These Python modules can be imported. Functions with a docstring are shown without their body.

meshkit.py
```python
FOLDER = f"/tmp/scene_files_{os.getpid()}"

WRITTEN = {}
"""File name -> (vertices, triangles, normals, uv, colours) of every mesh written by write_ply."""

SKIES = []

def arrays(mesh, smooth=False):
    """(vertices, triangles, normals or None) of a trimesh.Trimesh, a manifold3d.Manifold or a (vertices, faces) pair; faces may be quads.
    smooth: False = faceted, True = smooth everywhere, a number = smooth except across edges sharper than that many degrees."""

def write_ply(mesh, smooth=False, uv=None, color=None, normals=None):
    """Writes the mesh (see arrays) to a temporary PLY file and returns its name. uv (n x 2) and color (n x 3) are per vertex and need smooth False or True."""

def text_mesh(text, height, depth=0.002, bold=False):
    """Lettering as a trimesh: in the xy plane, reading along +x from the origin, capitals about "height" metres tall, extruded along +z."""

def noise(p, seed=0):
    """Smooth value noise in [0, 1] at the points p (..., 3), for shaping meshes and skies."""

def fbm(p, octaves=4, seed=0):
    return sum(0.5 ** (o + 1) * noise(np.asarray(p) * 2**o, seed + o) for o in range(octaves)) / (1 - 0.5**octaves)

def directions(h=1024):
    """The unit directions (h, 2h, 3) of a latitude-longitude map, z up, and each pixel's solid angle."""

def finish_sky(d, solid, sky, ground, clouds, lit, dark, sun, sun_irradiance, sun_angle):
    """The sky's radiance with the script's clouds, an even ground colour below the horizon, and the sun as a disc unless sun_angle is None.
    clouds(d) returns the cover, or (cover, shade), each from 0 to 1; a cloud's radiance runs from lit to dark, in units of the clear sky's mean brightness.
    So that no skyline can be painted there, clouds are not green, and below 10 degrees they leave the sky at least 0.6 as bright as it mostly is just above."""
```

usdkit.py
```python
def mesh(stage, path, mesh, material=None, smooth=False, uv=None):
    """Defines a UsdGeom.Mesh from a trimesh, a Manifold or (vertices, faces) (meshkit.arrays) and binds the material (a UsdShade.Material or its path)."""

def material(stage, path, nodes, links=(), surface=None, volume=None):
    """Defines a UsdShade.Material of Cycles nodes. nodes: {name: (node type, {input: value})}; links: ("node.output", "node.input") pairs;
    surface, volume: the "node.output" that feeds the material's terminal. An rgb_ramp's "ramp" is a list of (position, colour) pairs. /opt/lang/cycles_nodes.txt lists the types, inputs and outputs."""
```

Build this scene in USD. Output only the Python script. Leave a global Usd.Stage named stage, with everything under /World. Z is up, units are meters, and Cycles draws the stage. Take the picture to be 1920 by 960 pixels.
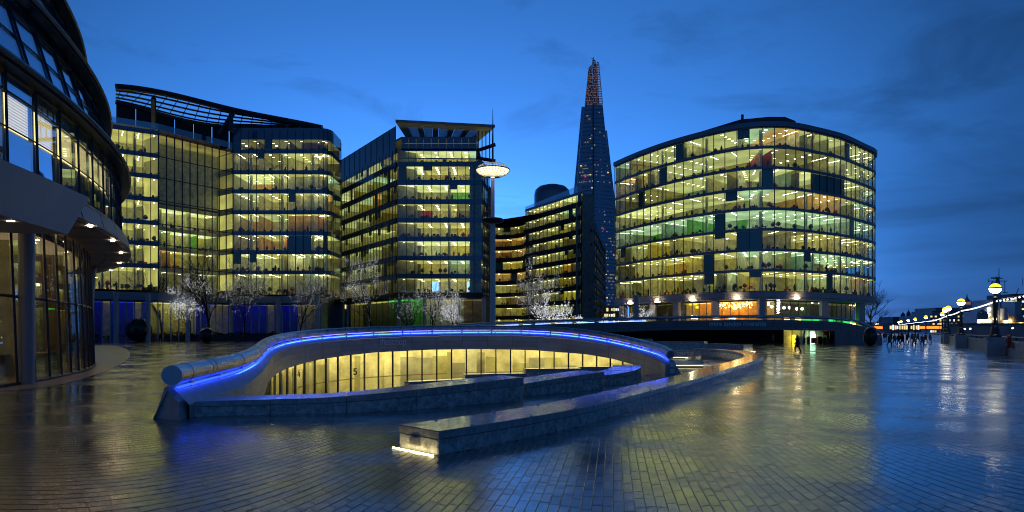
import math, random, numpy as np, trimesh, manifold3d, shapely, usdkit, meshkit
from shapely.geometry import Polygon, Point, LineString
from pxr import Usd, UsdGeom, UsdLux, UsdShade, Gf, Sdf

# ---------------------------------------------------------------- camera, sky, sun, exposure
stage = Usd.Stage.CreateInMemory()
UsdGeom.SetStageUpAxis(stage, 'Z'); UsdGeom.SetStageMetersPerUnit(stage, 1.0)
UsdGeom.Xform.Define(stage, '/World')
FPX, HZ, EYE = 1200.0, 620.0, 2.2                       # lens in photo pixels, horizon row, eye height
cam = UsdGeom.Camera.Define(stage, '/World/camera')
cam.CreateHorizontalApertureAttr(36.0); cam.CreateVerticalApertureAttr(18.0)
cam.CreateFocalLengthAttr(36.0 * FPX / 1920); cam.CreateVerticalApertureOffsetAttr(36.0 * (HZ - 480) / 1920)
cam.CreateClippingRangeAttr(Gf.Vec2f(0.1, 9000)); cam.CreateExposureAttr(1.45)
_x = UsdGeom.Xformable(cam); _x.AddTranslateOp().Set((0, 0, EYE)); _x.AddRotateXOp().Set(90)

SUN_EL, SUN_AZ = math.radians(1.0), math.radians(-6)     # the sun has just gone behind the buildings
dome = UsdLux.DomeLight.Define(stage, '/World/sky')
usdkit.material(stage, '/World/Looks/dusk_sky', {
    't': ('texture_coordinate', {}),
    's': ('sky_texture', {'sky_type': 'single_scattering', 'sun_disc': False, 'sun_elevation': SUN_EL, 'sun_rotation': SUN_AZ,
                          'altitude': 20.0, 'air_density': 1.0, 'aerosol_density': 0.35, 'ozone_density': 4.0}),
    'bw': ('rgb_to_bw', {}),
    'tone': ('math', {'math_type': 'power', 'value2': 1.25}),
    'blue': ('vector_math', {'math_type': 'scale', 'vector1': (0.27, 1.68, 5.9)}),
    'sc': ('vector_math', {'math_type': 'multiply', 'vector2': (3.0, 3.0, 3.0)}),
    'dusk': ('mix', {'fac': 0.93}),
    'mp': ('mapping', {'scale': (1.0, 1.0, 3.4)}),
    'n': ('noise_texture', {'scale': 3.1, 'detail': 7.0, 'roughness': 0.62, 'distortion': 0.5}),
    'r': ('rgb_ramp', {'ramp': [(0.0, (0, 0, 0)), (0.52, (0, 0, 0)), (0.72, (1, 1, 1)), (1.0, (1, 1, 1))]}),
    'cf': ('math', {'math_type': 'multiply', 'value2': 0.42}),
    'dk': ('mix', {'color2': (0.034, 0.118, 0.32)}),
    'mp2': ('mapping', {'scale': (0.8, 0.8, 9.0), 'location': (3.0, 1.7, 0.4)}),
    'n2': ('noise_texture', {'scale': 2.3, 'detail': 6.0, 'roughness': 0.55, 'distortion': 0.4}),
    'r2': ('rgb_ramp', {'ramp': [(0.0, (0, 0, 0)), (0.50, (0, 0, 0)), (0.70, (1, 1, 1)), (1.0, (1, 1, 1))]}),
    'z': ('separate_xyz', {}),
    'low': ('map_range', {'from_min': 0.05, 'from_max': 0.20, 'to_min': 0.42, 'to_max': 0.0, 'clamp': True}),
    'cf2': ('math', {'math_type': 'multiply'}),
    'lt': ('mix', {'color2': (0.13, 0.27, 0.60)}),
    'bx': ('map_range', {'range_type': 'smoothstep', 'from_min': 0.30, 'from_max': 0.60, 'to_min': 0.0, 'to_max': 1.0, 'clamp': True}),
    'bz': ('map_range', {'range_type': 'smoothstep', 'from_min': 0.08, 'from_max': 0.36, 'to_min': 0.62, 'to_max': 0.0, 'clamp': True}),
    'bn': ('map_range', {'from_min': 0.35, 'from_max': 0.65, 'to_min': 0.75, 'to_max': 1.1}),
    'b1': ('math', {'math_type': 'multiply'}), 'b2': ('math', {'math_type': 'multiply'}), 'bank': ('mix', {'color2': (0.045, 0.19, 0.60)}),
    'dt': ('vector_math', {'math_type': 'dot_product', 'vector2': (math.sin(math.radians(-3)) * 0.966, math.cos(math.radians(-3)) * 0.966, 0.259)}),
    'gl': ('map_range', {'range_type': 'smoothstep', 'from_min': 0.70, 'from_max': 1.0, 'to_min': 0.46, 'to_max': 1.0, 'clamp': True}),
    'gm': ('vector_math', {'math_type': 'scale'}),
    'b': ('background_shader', {'strength': 0.11})},
    [('s.color', 'bw.color'), ('bw.val', 'tone.value1'), ('tone.value', 'blue.scale'), ('s.color', 'sc.vector1'), ('sc.vector', 'dusk.color1'), ('blue.vector', 'dusk.color2'),
     ('t.generated', 'mp.vector'), ('mp.vector', 'n.vector'), ('n.fac', 'r.fac'), ('r.color', 'cf.value1'), ('cf.value', 'dk.fac'), ('z.x', 'bx.value'), ('z.z', 'bz.value'), ('n2.fac', 'bn.value'), ('bx.result', 'b1.value1'), ('bz.result', 'b1.value2'), ('b1.value', 'b2.value1'), ('bn.result', 'b2.value2'), ('b2.value', 'bank.fac'), ('dusk.color', 'bank.color1'), ('bank.color', 'dk.color1'),
     ('t.generated', 'mp2.vector'), ('mp2.vector', 'n2.vector'), ('n2.fac', 'r2.fac'), ('t.generated', 'z.vector'), ('z.z', 'low.value'),
     ('r2.color', 'cf2.value1'), ('low.result', 'cf2.value2'), ('cf2.value', 'lt.fac'), ('dk.color', 'lt.color1'), ('t.generated', 'dt.vector1'), ('dt.value', 'gl.value'), ('lt.color', 'gm.vector1'), ('gl.result', 'gm.scale'), ('gm.vector', 'b.color')], surface='b.background')
UsdShade.MaterialBindingAPI.Apply(dome.GetPrim()).Bind(UsdShade.Material.Get(stage, '/World/Looks/dusk_sky'))
dome.GetPrim().SetCustomDataByKey('kind', 'structure')
sun = UsdLux.DistantLight.Define(stage, '/World/sun')
sun.CreateIntensityAttr(0.0006); sun.CreateAngleAttr(12.0); sun.CreateColorAttr(Gf.Vec3f(1.0, 0.86, 0.74)); sun.CreateNormalizeAttr(True)
_s = UsdGeom.Xformable(sun)
_s.AddRotateZOp().Set(-math.degrees(SUN_AZ)); _s.AddRotateXOp().Set(-(90 - math.degrees(SUN_EL)))

# ---------------------------------------------------------------- helpers
def W(px, py, y):                                        # the point at depth y seen at photo pixel (px, py)
    return np.array([(px - 960) / FPX * y, y, EYE - (py - HZ) / FPX * y])
def GX(px, y): return (px - 960) / FPX * y
def GZ(py, y): return EYE - (py - HZ) / FPX * y
def G(py, z=0.0): return (EYE - z) * FPX / (py - HZ)     # depth of a point of height z on row py

class MB:
    def __init__(s): s.v, s.f, s.n = [], [], 0
    def add(s, v, f):
        v = np.asarray(v, float); f = np.asarray(f, int)
        if f.shape[1] == 4: f = np.vstack([f[:, [0, 1, 2]], f[:, [0, 2, 3]]])
        s.v.append(v); s.f.append(f + s.n); s.n += len(v); return s
    def quad(s, a, b, c, d): return s.add([a, b, c, d], [[0, 1, 2, 3]])
    def hexa(s, lo, hi):                                  # four points below, four above (same order)
        n = len(lo); v = list(lo) + list(hi)
        f = [[i, (i + 1) % n, n + (i + 1) % n, n + i] for i in range(n)]
        s.add(v, f)
        k = [[0, i + 1, i] for i in range(1, n - 1)] + [[n, n + i, n + i + 1] for i in range(1, n - 1)]
        s.f.append(np.array(k) + s.n - 2 * n); return s
    def box(s, c, size, rot=0.0):
        x, y, z = size[0] / 2, size[1] / 2, size[2] / 2; ca, sa = math.cos(rot), math.sin(rot)
        p = [(c[0] + u * ca - w * sa, c[1] + u * sa + w * ca) for u, w in ((-x, -y), (x, -y), (x, y), (-x, y))]
        return s.hexa([(a, b, c[2] - z) for a, b in p], [(a, b, c[2] + z) for a, b in p])
    def prism(s, poly, z0, z1):
        return s.hexa([(a, b, z0) for a, b in poly], [(a, b, z1) for a, b in poly])
    def strip(s, A, B, close=False):
        n = len(A); v = list(map(tuple, A)) + list(map(tuple, B))
        m = n if close else n - 1
        return s.add(v, [[i, (i + 1) % n, n + (i + 1) % n, n + i] for i in range(m)])
    def tube(s, pts, r, k=6, caps=True):
        pts = np.asarray(pts, float); n = len(pts); r = np.broadcast_to(np.asarray(r, float), n)
        t = np.gradient(pts, axis=0); t /= np.maximum(np.linalg.norm(t, axis=1, keepdims=True), 1e-9)
        ref = np.array([0, 0, 1.0]) if abs(t[0][2]) < 0.9 else np.array([1.0, 0, 0])
        u = np.cross(t, ref); bad = np.linalg.norm(u, axis=1) < 1e-4; u[bad] = (1, 0, 0); u /= np.linalg.norm(u, axis=1, keepdims=True)
        w = np.cross(t, u); a = np.arange(k) * 2 * math.pi / k
        v = pts[:, None] + r[:, None, None] * (np.cos(a)[None, :, None] * u[:, None] + np.sin(a)[None, :, None] * w[:, None])
        f = [[i * k + j, i * k + (j + 1) % k, (i + 1) * k + (j + 1) % k, (i + 1) * k + j] for i in range(n - 1) for j in range(k)]
        s.add(v.reshape(-1, 3), f)
        if caps:
            for e in (0, n - 1):
                s.add(v[e], [[0, j, j + 1] if e else [0, j + 1, j] for j in range(1, k - 1)])
        return s
    def lathe(s, prof, c=(0, 0, 0), k=16):               # prof: (radius, height)
        a = np.arange(k) * 2 * math.pi / k; n = len(prof)
        v = np.array([[(c[0] + r * math.cos(t), c[1] + r * math.sin(t), c[2] + z) for t in a] for r, z in prof]).reshape(-1, 3)
        return s.add(v, [[i * k + j, i * k + (j + 1) % k, (i + 1) * k + (j + 1) % k, (i + 1) * k + j] for i in range(n - 1) for j in range(k)])
    def tm(s, m): return s.add(np.array(m.vertices), np.array(m.faces))
    def get(s): return np.vstack(s.v), np.vstack(s.f)
    def build(s, name, mat, parent=None, smooth=False): return part(name, s.get(), mat, parent, smooth)

_used = {}
def path_for(name, parent):
    base = (str(parent.GetPath()) if parent else '/World') + '/' + name
    n = _used.get(base, -1) + 1; _used[base] = n
    return base if n == 0 else f'{base}_{n:03d}'
def part(name, mesh, mat, parent=None, smooth=False):
    return usdkit.mesh(stage, path_for(name, parent), mesh, M[mat], smooth).GetPrim()
def tag(p, label=None, cat=None, group=None, kind=None):
    for k, v in (('label', label), ('category', cat), ('group', group), ('kind', kind)):
        if v: p.SetCustomDataByKey(k, v)
    return p
def thing(name, label, cat, group=None, loc=(0, 0, 0), rz=0.0, sc=None):
    x = UsdGeom.Xform.Define(stage, path_for(name, None))
    x.AddTranslateOp().Set(Gf.Vec3d(*map(float, loc))); x.AddRotateZOp().Set(float(rz)); x.AddScaleOp().Set(Gf.Vec3f(*(sc or (1, 1, 1))))
    return tag(x.GetPrim(), label, cat, group)
def dup(src, label, cat, group, loc, rz=0.0, sc=None, name=None):
    p = thing(name or src.GetName().rstrip('0123456789_'), label, cat, group, loc, rz, sc)
    p.GetReferences().AddInternalReference(src.GetPath()); p.SetInstanceable(True)
    return p
def cls(name):                                            # a hidden class prim that copies refer to
    return stage.CreateClassPrim(path_for('_class_' + name, None))
def stuff(p): return tag(p, kind='stuff')
def label(p, t): return tag(p, t)
def offs(pts, d):                                         # offset a plan polyline to its left by d
    p = np.asarray(pts, float)[:, :2]; t = np.gradient(p, axis=0)
    t /= np.linalg.norm(t, axis=1, keepdims=True)
    return p + d * np.stack([-t[:, 1], t[:, 0]], 1)
def resample(pts, n):
    p = np.asarray(pts, float); s = np.r_[0, np.cumsum(np.linalg.norm(np.diff(p, axis=0), axis=1))]
    q = np.linspace(0, s[-1], n)
    return np.stack([np.interp(q, s, p[:, k]) for k in range(p.shape[1])], 1)
def spline(pts, n):
    from scipy.interpolate import PchipInterpolator, CubicSpline
    p = np.asarray(pts, float); s = np.r_[0, np.cumsum(np.linalg.norm(np.diff(p, axis=0), axis=1))]
    return resample(np.stack([CubicSpline(s, p[:, k])(np.linspace(0, s[-1], 400)) for k in range(p.shape[1])], 1), n)
def v3(p2, z): return [(a[0], a[1], z) for a in p2]

# ---------------------------------------------------------------- materials
M = {}
def mat(name, nodes, links, surface): M[name] = usdkit.material(stage, '/World/Looks/' + name, nodes, links, surface); return M[name]
def plain(name, col, rough=0.5, metal=0.0, **kw):
    return mat(name, {'p': ('principled_bsdf', {'base_color': col, 'roughness': rough, 'metallic': metal, **kw})}, [], 'p.BSDF')
def worn(name, col, rough=0.5, var=0.35, scale=1.5, metal=0.0, bump=0.0, bscale=40.0, **kw):
    c0 = tuple(c * (1 - var) for c in col); c1 = tuple(min(1, c * (1 + var)) for c in col)
    nd = {'g': ('geometry', {}), 'n': ('noise_texture', {'scale': scale, 'detail': 6.0, 'roughness': 0.65}),
          'r': ('rgb_ramp', {'ramp': [(0.0, c0), (0.3, c0), (0.7, c1), (1.0, c1)]}),
          'rr': ('map_range', {'from_min': 0.3, 'from_max': 0.7, 'to_min': max(0.03, rough - 0.12), 'to_max': rough + 0.12}),
          'p': ('principled_bsdf', {'metallic': metal, **kw})}
    lk = [('g.position', 'n.vector'), ('n.fac', 'r.fac'), ('r.color', 'p.base_color'), ('n.fac', 'rr.value'), ('rr.result', 'p.roughness')]
    if bump:
        nd['n2'] = ('noise_texture', {'scale': bscale, 'detail': 4.0}); nd['b'] = ('bump', {'strength': 1.0, 'distance': bump})
        lk += [('g.position', 'n2.vector'), ('n2.fac', 'b.height'), ('b.normal', 'p.normal')]
    return mat(name, nd, lk, 'p.BSDF')
def lamp(name, col, s): return mat(name, {'e': ('emission', {'color': col, 'strength': s})}, [], 'e.emission')
def luminous(name, col, s, var=0.35):                     # a luminous office ceiling, unevenly bright
    return mat(name, {'g': ('geometry', {}), 'n': ('noise_texture', {'scale': 0.22, 'detail': 2.0}),
                      'm': ('map_range', {'from_min': 0.3, 'from_max': 0.7, 'to_min': s * (1 - var), 'to_max': s * (1 + var)}),
                      'e': ('emission', {'color': col})}, [('g.position', 'n.vector'), ('n.fac', 'm.value'), ('m.result', 'e.strength')], 'e.emission')
def pane(name, tint, f0=0.05, rough=0.015, refl=(1, 1, 1)):   # thin sheet glass: see-through head on, a mirror at a glancing angle
    return mat(name, {'t': ('transparent_bsdf', {'color': tuple(math.sqrt(k) for k in tint)}), 'g': ('glossy_bsdf', {'roughness': rough, 'color': refl}), 'w': ('layer_weight', {'blend': 0.5}),
                      'p5': ('math', {'math_type': 'power', 'value2': 5.0}), 'fr': ('math', {'math_type': 'multiply_add', 'value2': 0.8 * (1 - f0), 'value3': f0}), 'm': ('mix_closure', {})},
               [('w.facing', 'p5.value1'), ('p5.value', 'fr.value1'), ('fr.value', 'm.fac'), ('t.BSDF', 'm.closure1'), ('g.BSDF', 'm.closure2')], 'm.closure')

def wet(name, col, scale, coat=1.0, dist=(0.00035, 0.0016)):
    return mat(name, {
        'g': ('geometry', {}), 'oi': ('object_info', {}),
        'isl': ('math', {'math_type': 'add'}), 'fr': ('math', {'math_type': 'fraction'}),
        'n': ('noise_texture', {'scale': 0.35, 'detail': 5.0, 'roughness': 0.6}),
        'n2': ('noise_texture', {'scale': scale, 'detail': 3.0, 'roughness': 0.7}),
        'n3': ('noise_texture', {'scale': 2.2, 'detail': 3.0}),
        'c': ('rgb_ramp', {'ramp': [(0.0, tuple(0.55 * k for k in col)), (0.5, col), (1.0, tuple(1.5 * k for k in col))]}),
        'ro': ('map_range', {'from_min': 0.3, 'from_max': 0.7, 'to_min': 0.10, 'to_max': 0.30, 'clamp': True}),
        'cr': ('map_range', {'from_min': 0.42, 'from_max': 0.60, 'to_min': 0.03, 'to_max': 0.24, 'clamp': True}),
        'c2': ('math', {'math_type': 'multiply_add', 'value2': 0.10}),
        'bd': ('map_range', {'from_min': 0.35, 'from_max': 0.65, 'to_min': dist[0], 'to_max': dist[1], 'clamp': True}),
        'b': ('bump', {'strength': 1.0}), 'b2': ('bump', {'strength': 1.0, 'distance': 0.006}),
        'p': ('principled_bsdf', {'specular_ior_level': 0.5, 'coat_weight': 0.85 * coat})},
        [('g.random_per_island', 'isl.value1'), ('oi.random', 'isl.value2'), ('isl.value', 'fr.value1'), ('fr.value', 'c.fac'), ('c.color', 'p.base_color'),
         ('g.position', 'n.vector'), ('g.position', 'n2.vector'), ('g.position', 'n3.vector'), ('n.fac', 'ro.value'), ('n.fac', 'cr.value'), ('n.fac', 'bd.value'),
         ('ro.result', 'p.roughness'), ('fr.value', 'c2.value1'), ('cr.result', 'c2.value3'), ('c2.value', 'p.coat_roughness'), ('n2.fac', 'b.height'), ('bd.result', 'b.distance'), ('n3.fac', 'b2.height'), ('b2.normal', 'b.normal'),
         ('b.normal', 'p.normal'), ('b.normal', 'p.coat_normal')], 'p.BSDF')
wet('wet_sett', (0.046, 0.042, 0.038), 120.0, dist=(0.0003, 0.0010))
wet('wet_plaza', (0.050, 0.047, 0.045), 24.0)
plain('joint_grout', (0.02, 0.019, 0.018), 0.5)
worn('tread_stone', (0.66, 0.62, 0.52), 0.5, 0.2, 3.0)
plain('mast_paint', (0.85, 0.82, 0.76), 0.55)

worn('dry_paving', (0.30, 0.21, 0.175), 0.38, 0.25, 1.2, bump=0.004, bscale=30)
worn('far_ground', (0.04, 0.045, 0.05), 0.8)
worn('river_water', (0.01, 0.014, 0.02), 0.12, bump=0.08, bscale=0.6)
worn('wet_stone', (0.55, 0.53, 0.49), 0.32, 0.62, 6.0, bump=0.004, bscale=45, coat_weight=0.35, coat_roughness=0.2)
worn('coping_top', (0.42, 0.41, 0.39), 0.17, 0.4, 7.0, bump=0.0025, bscale=60, coat_weight=1.0, coat_roughness=0.1)
worn('cladding_a', (0.54, 0.53, 0.52), 0.42, 0.16, 1.4)
worn('cladding_b', (0.47, 0.465, 0.46), 0.42, 0.16, 1.4)
worn('pedestal_stone', (0.54, 0.53, 0.52), 0.5, 0.2, 3.0)
plain('seam_dark', (0.02, 0.02, 0.022), 0.7)
worn('brushed_steel', (0.50, 0.50, 0.53), 0.34, 0.12, 3.0, metal=0.85)
plain('satin_letter', (0.88, 0.88, 0.90), 0.4, 0.0)
worn('parapet_clad', (0.22, 0.225, 0.235), 0.5, 0.15, 0.6)
plain('rail_metal', (0.42, 0.46, 0.55), 0.3, 0.7)
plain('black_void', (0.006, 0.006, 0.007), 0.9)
worn('granite_gloss', (0.012, 0.012, 0.014), 0.06, 0.4, 4.0)
plain('dark_metal', (0.045, 0.048, 0.055), 0.38, 0.3)
plain('storey_line', (0.24, 0.28, 0.34), 0.4)
plain('mullion_dark', (0.06, 0.07, 0.085), 0.4, 0.4)
plain('mullion_grey', (0.32, 0.33, 0.35), 0.45, 0.3)
plain('spandrel_blue', (0.10, 0.15, 0.22), 0.08, 0.0, specular_ior_level=1.0)
plain('spandrel_grey', (0.24, 0.26, 0.30), 0.28, 0.2)
plain('spandrel_dark', (0.045, 0.045, 0.045), 0.75, 0.0, specular_ior_level=0.15)
plain('roof_dark', (0.09, 0.095, 0.10), 0.7)
worn('fascia_stone', (0.45, 0.45, 0.45), 0.6, 0.12, 0.8)
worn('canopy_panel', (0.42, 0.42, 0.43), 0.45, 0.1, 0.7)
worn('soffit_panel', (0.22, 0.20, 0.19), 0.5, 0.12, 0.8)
mat('frosted_glass', {'t': ('translucent_bsdf', {'color': (0.85, 0.88, 0.9)}), 'd': ('diffuse_bsdf', {'color': (0.5, 0.5, 0.5)}), 'm': ('mix_closure', {'fac': 0.25})}, [('t.BSDF', 'm.closure1'), ('d.BSDF', 'm.closure2')], 'm.closure')
plain('canopy_white', (0.62, 0.60, 0.56), 0.6)
pane('glass_clear', (0.86, 0.92, 0.84), 0.03)
pane('glass_office', (0.80, 0.90, 0.78), 0.045)
pane('glass_dark', (0.55, 0.66, 0.66), 0.07)
pane('glass_bronze', (0.80, 0.86, 0.72), 0.03, 0.02, (0.35, 0.36, 0.36))
pane('glass_blue', (0.62, 0.70, 0.76), 0.26, 0.01, (0.86, 0.93, 1.0))
pane('glass_hall', (0.62, 0.72, 0.70), 0.11)
plain('blind_dark', (0.12, 0.20, 0.24), 0.25)
plain('blind_grey', (0.20, 0.21, 0.18), 0.7)
plain('office_floor', (0.16, 0.15, 0.13), 0.7)
for nm, c in dict(wall_cream=(0.72, 0.66, 0.44), wall_pale=(0.76, 0.74, 0.58), wall_yellow=(0.78, 0.60, 0.16), wall_olive=(0.44, 0.42, 0.22), wall_orange=(0.76, 0.40, 0.15),
                  wall_red=(0.42, 0.05, 0.04), wall_green=(0.20, 0.52, 0.10), wall_teal=(0.30, 0.42, 0.38), wall_brown=(0.30, 0.21, 0.12), wall_blue=(0.04, 0.07, 0.60), wall_grey=(0.36, 0.35, 0.28)).items():
    worn(nm, c, 0.75, 0.42, 1.1)
WARM, SOFT, COOL, AMBER = (1.0, 0.86, 0.22), (0.96, 0.95, 0.34), (0.72, 1.0, 0.55), (1.0, 0.58, 0.16)
for nm, c, k in (('warm', WARM, 0.22), ('soft', SOFT, 0.20), ('cool', COOL, 0.25), ('amber', AMBER, 0.26), ('dim', WARM, 0.08), ('bright', SOFT, 0.34)):
    luminous('ceiling_' + nm, c, k)
luminous('ceiling_blue', (0.04, 0.06, 1.0), 0.16); luminous('ceiling_green', (0.08, 1.0, 0.10), 0.35); luminous('ceiling_hall', (1.0, 0.62, 0.30), 0.16)
luminous('ceiling_scoop', (1.0, 0.80, 0.32), 1.25); luminous('ceiling_restaurant', (1.0, 0.50, 0.10), 0.7)
lamp('lamp_warm', (1.0, 0.88, 0.52), 5.0); lamp('lamp_cool', (0.9, 1.0, 0.82), 5.0); lamp('lamp_amber', (1.0, 0.55, 0.12), 6.0)
lamp('downlight', (1.0, 0.72, 0.42), 30.0); lamp('led_blue', (0.015, 0.05, 1.0), 1.5); lamp('led_blue_core', (0.06, 0.20, 1.0), 2.2)
lamp('fairy_white', (0.90, 0.93, 1.0), 0.65); lamp('end_light', (1.0, 0.84, 0.38), 5.0); lamp('step_light', (1.0, 0.84, 0.44), 5.0)
lamp('globe_white', (1.0, 0.95, 0.72), 4.0); lamp('globe_yellow', (1.0, 0.80, 0.04), 0.6); lamp('festoon_bulb', (0.95, 0.97, 1.0), 0.7)
lamp('mast_glow', (1.0, 0.84, 0.50), 0.85); lamp('sign_white', (1, 1, 0.97), 2.5); lamp('bridge_orange', (1.0, 0.16, 0.02), 1.1); lamp('far_window', (1.0, 0.80, 0.36), 0.35)
lamp('far_window_cool', (0.75, 0.90, 1.0), 0.5); lamp('tower_light', (1.0, 0.92, 0.78), 0.07); lamp('spire_glow', (1.0, 0.55, 0.42), 0.07); lamp('red_beacon', (1.0, 0.03, 0.10), 0.5)
lamp('shop_yellow', (1.0, 0.72, 0.03), 1.6); lamp('shop_mint', (0.55, 1.0, 0.75), 1.6); lamp('awning_green', (0.02, 0.55, 0.12), 0.6); lamp('screen_blue', (0.15, 0.3, 1.0), 1.4); lamp('screen_pink', (1.0, 0.2, 0.4), 0.9)
lamp('blind_lamp', (1.0, 0.76, 0.30), 0.75)
plain('blind_slat', (0.34, 0.30, 0.22), 0.6)
worn('bark', (0.025, 0.022, 0.02), 0.85, 0.3, 3.0)
worn('hedge_leaf', (0.018, 0.024, 0.016), 0.7, 0.4, 2.0)
worn('planter_stone', (0.03, 0.031, 0.034), 0.5, 0.3, 0.8)
worn('wall_granite', (0.52, 0.52, 0.54), 0.55, 0.18, 1.5, bump=0.003, bscale=30)
worn('ship_paint', (0.48, 0.50, 0.54), 0.55, 0.2, 0.3)
worn('ship_dark', (0.22, 0.24, 0.28), 0.55, 0.2, 0.3)
worn('far_stone', (0.30, 0.29, 0.30), 0.8, 0.2, 0.1)
worn('far_stone_dark', (0.12, 0.12, 0.125), 0.8, 0.2, 0.1)
plain('ring_red', (0.60, 0.07, 0.035), 0.45); plain('ring_white', (0.75, 0.74, 0.70), 0.5)
plain('skin', (0.42, 0.27, 0.20), 0.6); plain('coat_dark', (0.03, 0.018, 0.022), 0.8); plain('coat_brown', (0.13, 0.085, 0.06), 0.8); plain('coat_grey', (0.14, 0.14, 0.155), 0.8)
plain('trouser_dark', (0.014, 0.014, 0.018), 0.8); plain('hair_dark', (0.02, 0.014, 0.01), 0.7)
plain('furniture_dark', (0.03, 0.032, 0.03), 0.6); plain('furniture_red', (0.45, 0.03, 0.03), 0.6)
mat('tower_glass', {'g': ('geometry', {}), 'z': ('separate_xyz', {}), 'm': ('math', {'math_type': 'multiply', 'value2': 0.25}), 'f': ('math', {'math_type': 'fraction'}),
                    'r': ('rgb_ramp', {'ramp': [(0.0, (0.5, 0.54, 0.6)), (0.2, (0.5, 0.54, 0.6)), (0.26, (0.30, 0.40, 0.52)), (1.0, (0.30, 0.40, 0.52))]}),
                    'p': ('principled_bsdf', {'roughness': 0.12, 'specular_ior_level': 1.0})},
    [('g.position', 'z.vector'), ('z.z', 'm.value1'), ('m.value', 'f.value1'), ('f.value', 'r.fac'), ('r.color', 'p.base_color')], 'p.BSDF')

# ---------------------------------------------------------------- office facade builder
def furniture(mb, red, p0, p1, n, z, rng):
    """desks, chairs, screens, plants and now and then somebody standing, along one bay"""
    t = (p1 - p0); L = np.linalg.norm(t); t = t / max(L, 1e-6); ang = math.atan2(t[1], t[0])
    for _ in range(rng.choice((1, 1, 2, 2, 3))):
        q = p0 + t * rng.uniform(0.1, 0.9) * L + n * rng.uniform(0.9, 4.5); k = rng.random(); m = red if rng.random() < 0.1 else mb
        if k < 0.45:
            w = rng.uniform(0.5, 0.9)
            m.box((q[0], q[1], z + 0.70), (2 * w, 0.7, 0.06), ang)
            for e in (-1, 1): m.box((q[0] + e * t[0] * w * 0.9, q[1] + e * t[1] * w * 0.9, z + 0.34), (0.06, 0.6, 0.66), ang)
            m.box((q[0], q[1], z + 0.98), (0.55, 0.06, 0.36), ang); m.box((q[0], q[1], z + 0.76), (0.1, 0.1, 0.1), ang)
        elif k < 0.75:
            m.box((q[0], q[1], z + 0.47), (0.5, 0.5, 0.09), ang); m.box((q[0], q[1], z + 0.85), (0.48, 0.08, 0.6), ang + rng.uniform(-1, 1)); m.box((q[0], q[1], z + 0.22), (0.09, 0.09, 0.42), ang)
        elif k < 0.87:
            m.lathe([(0.16, 0), (0.26, 0.4), (0.05, 0.42), (0.05, 0.8), (0.42, 1.0), (0.5, 1.3), (0.25, 1.65), (0.02, 1.8)], (q[0], q[1], z), 7)
        else:
            m.lathe([(0.14, 0), (0.16, 0.8), (0.24, 1.0), (0.23, 1.38), (0.08, 1.5), (0.11, 1.6), (0.10, 1.72), (0.01, 1.78)], (q[0], q[1], z), 7)

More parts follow.
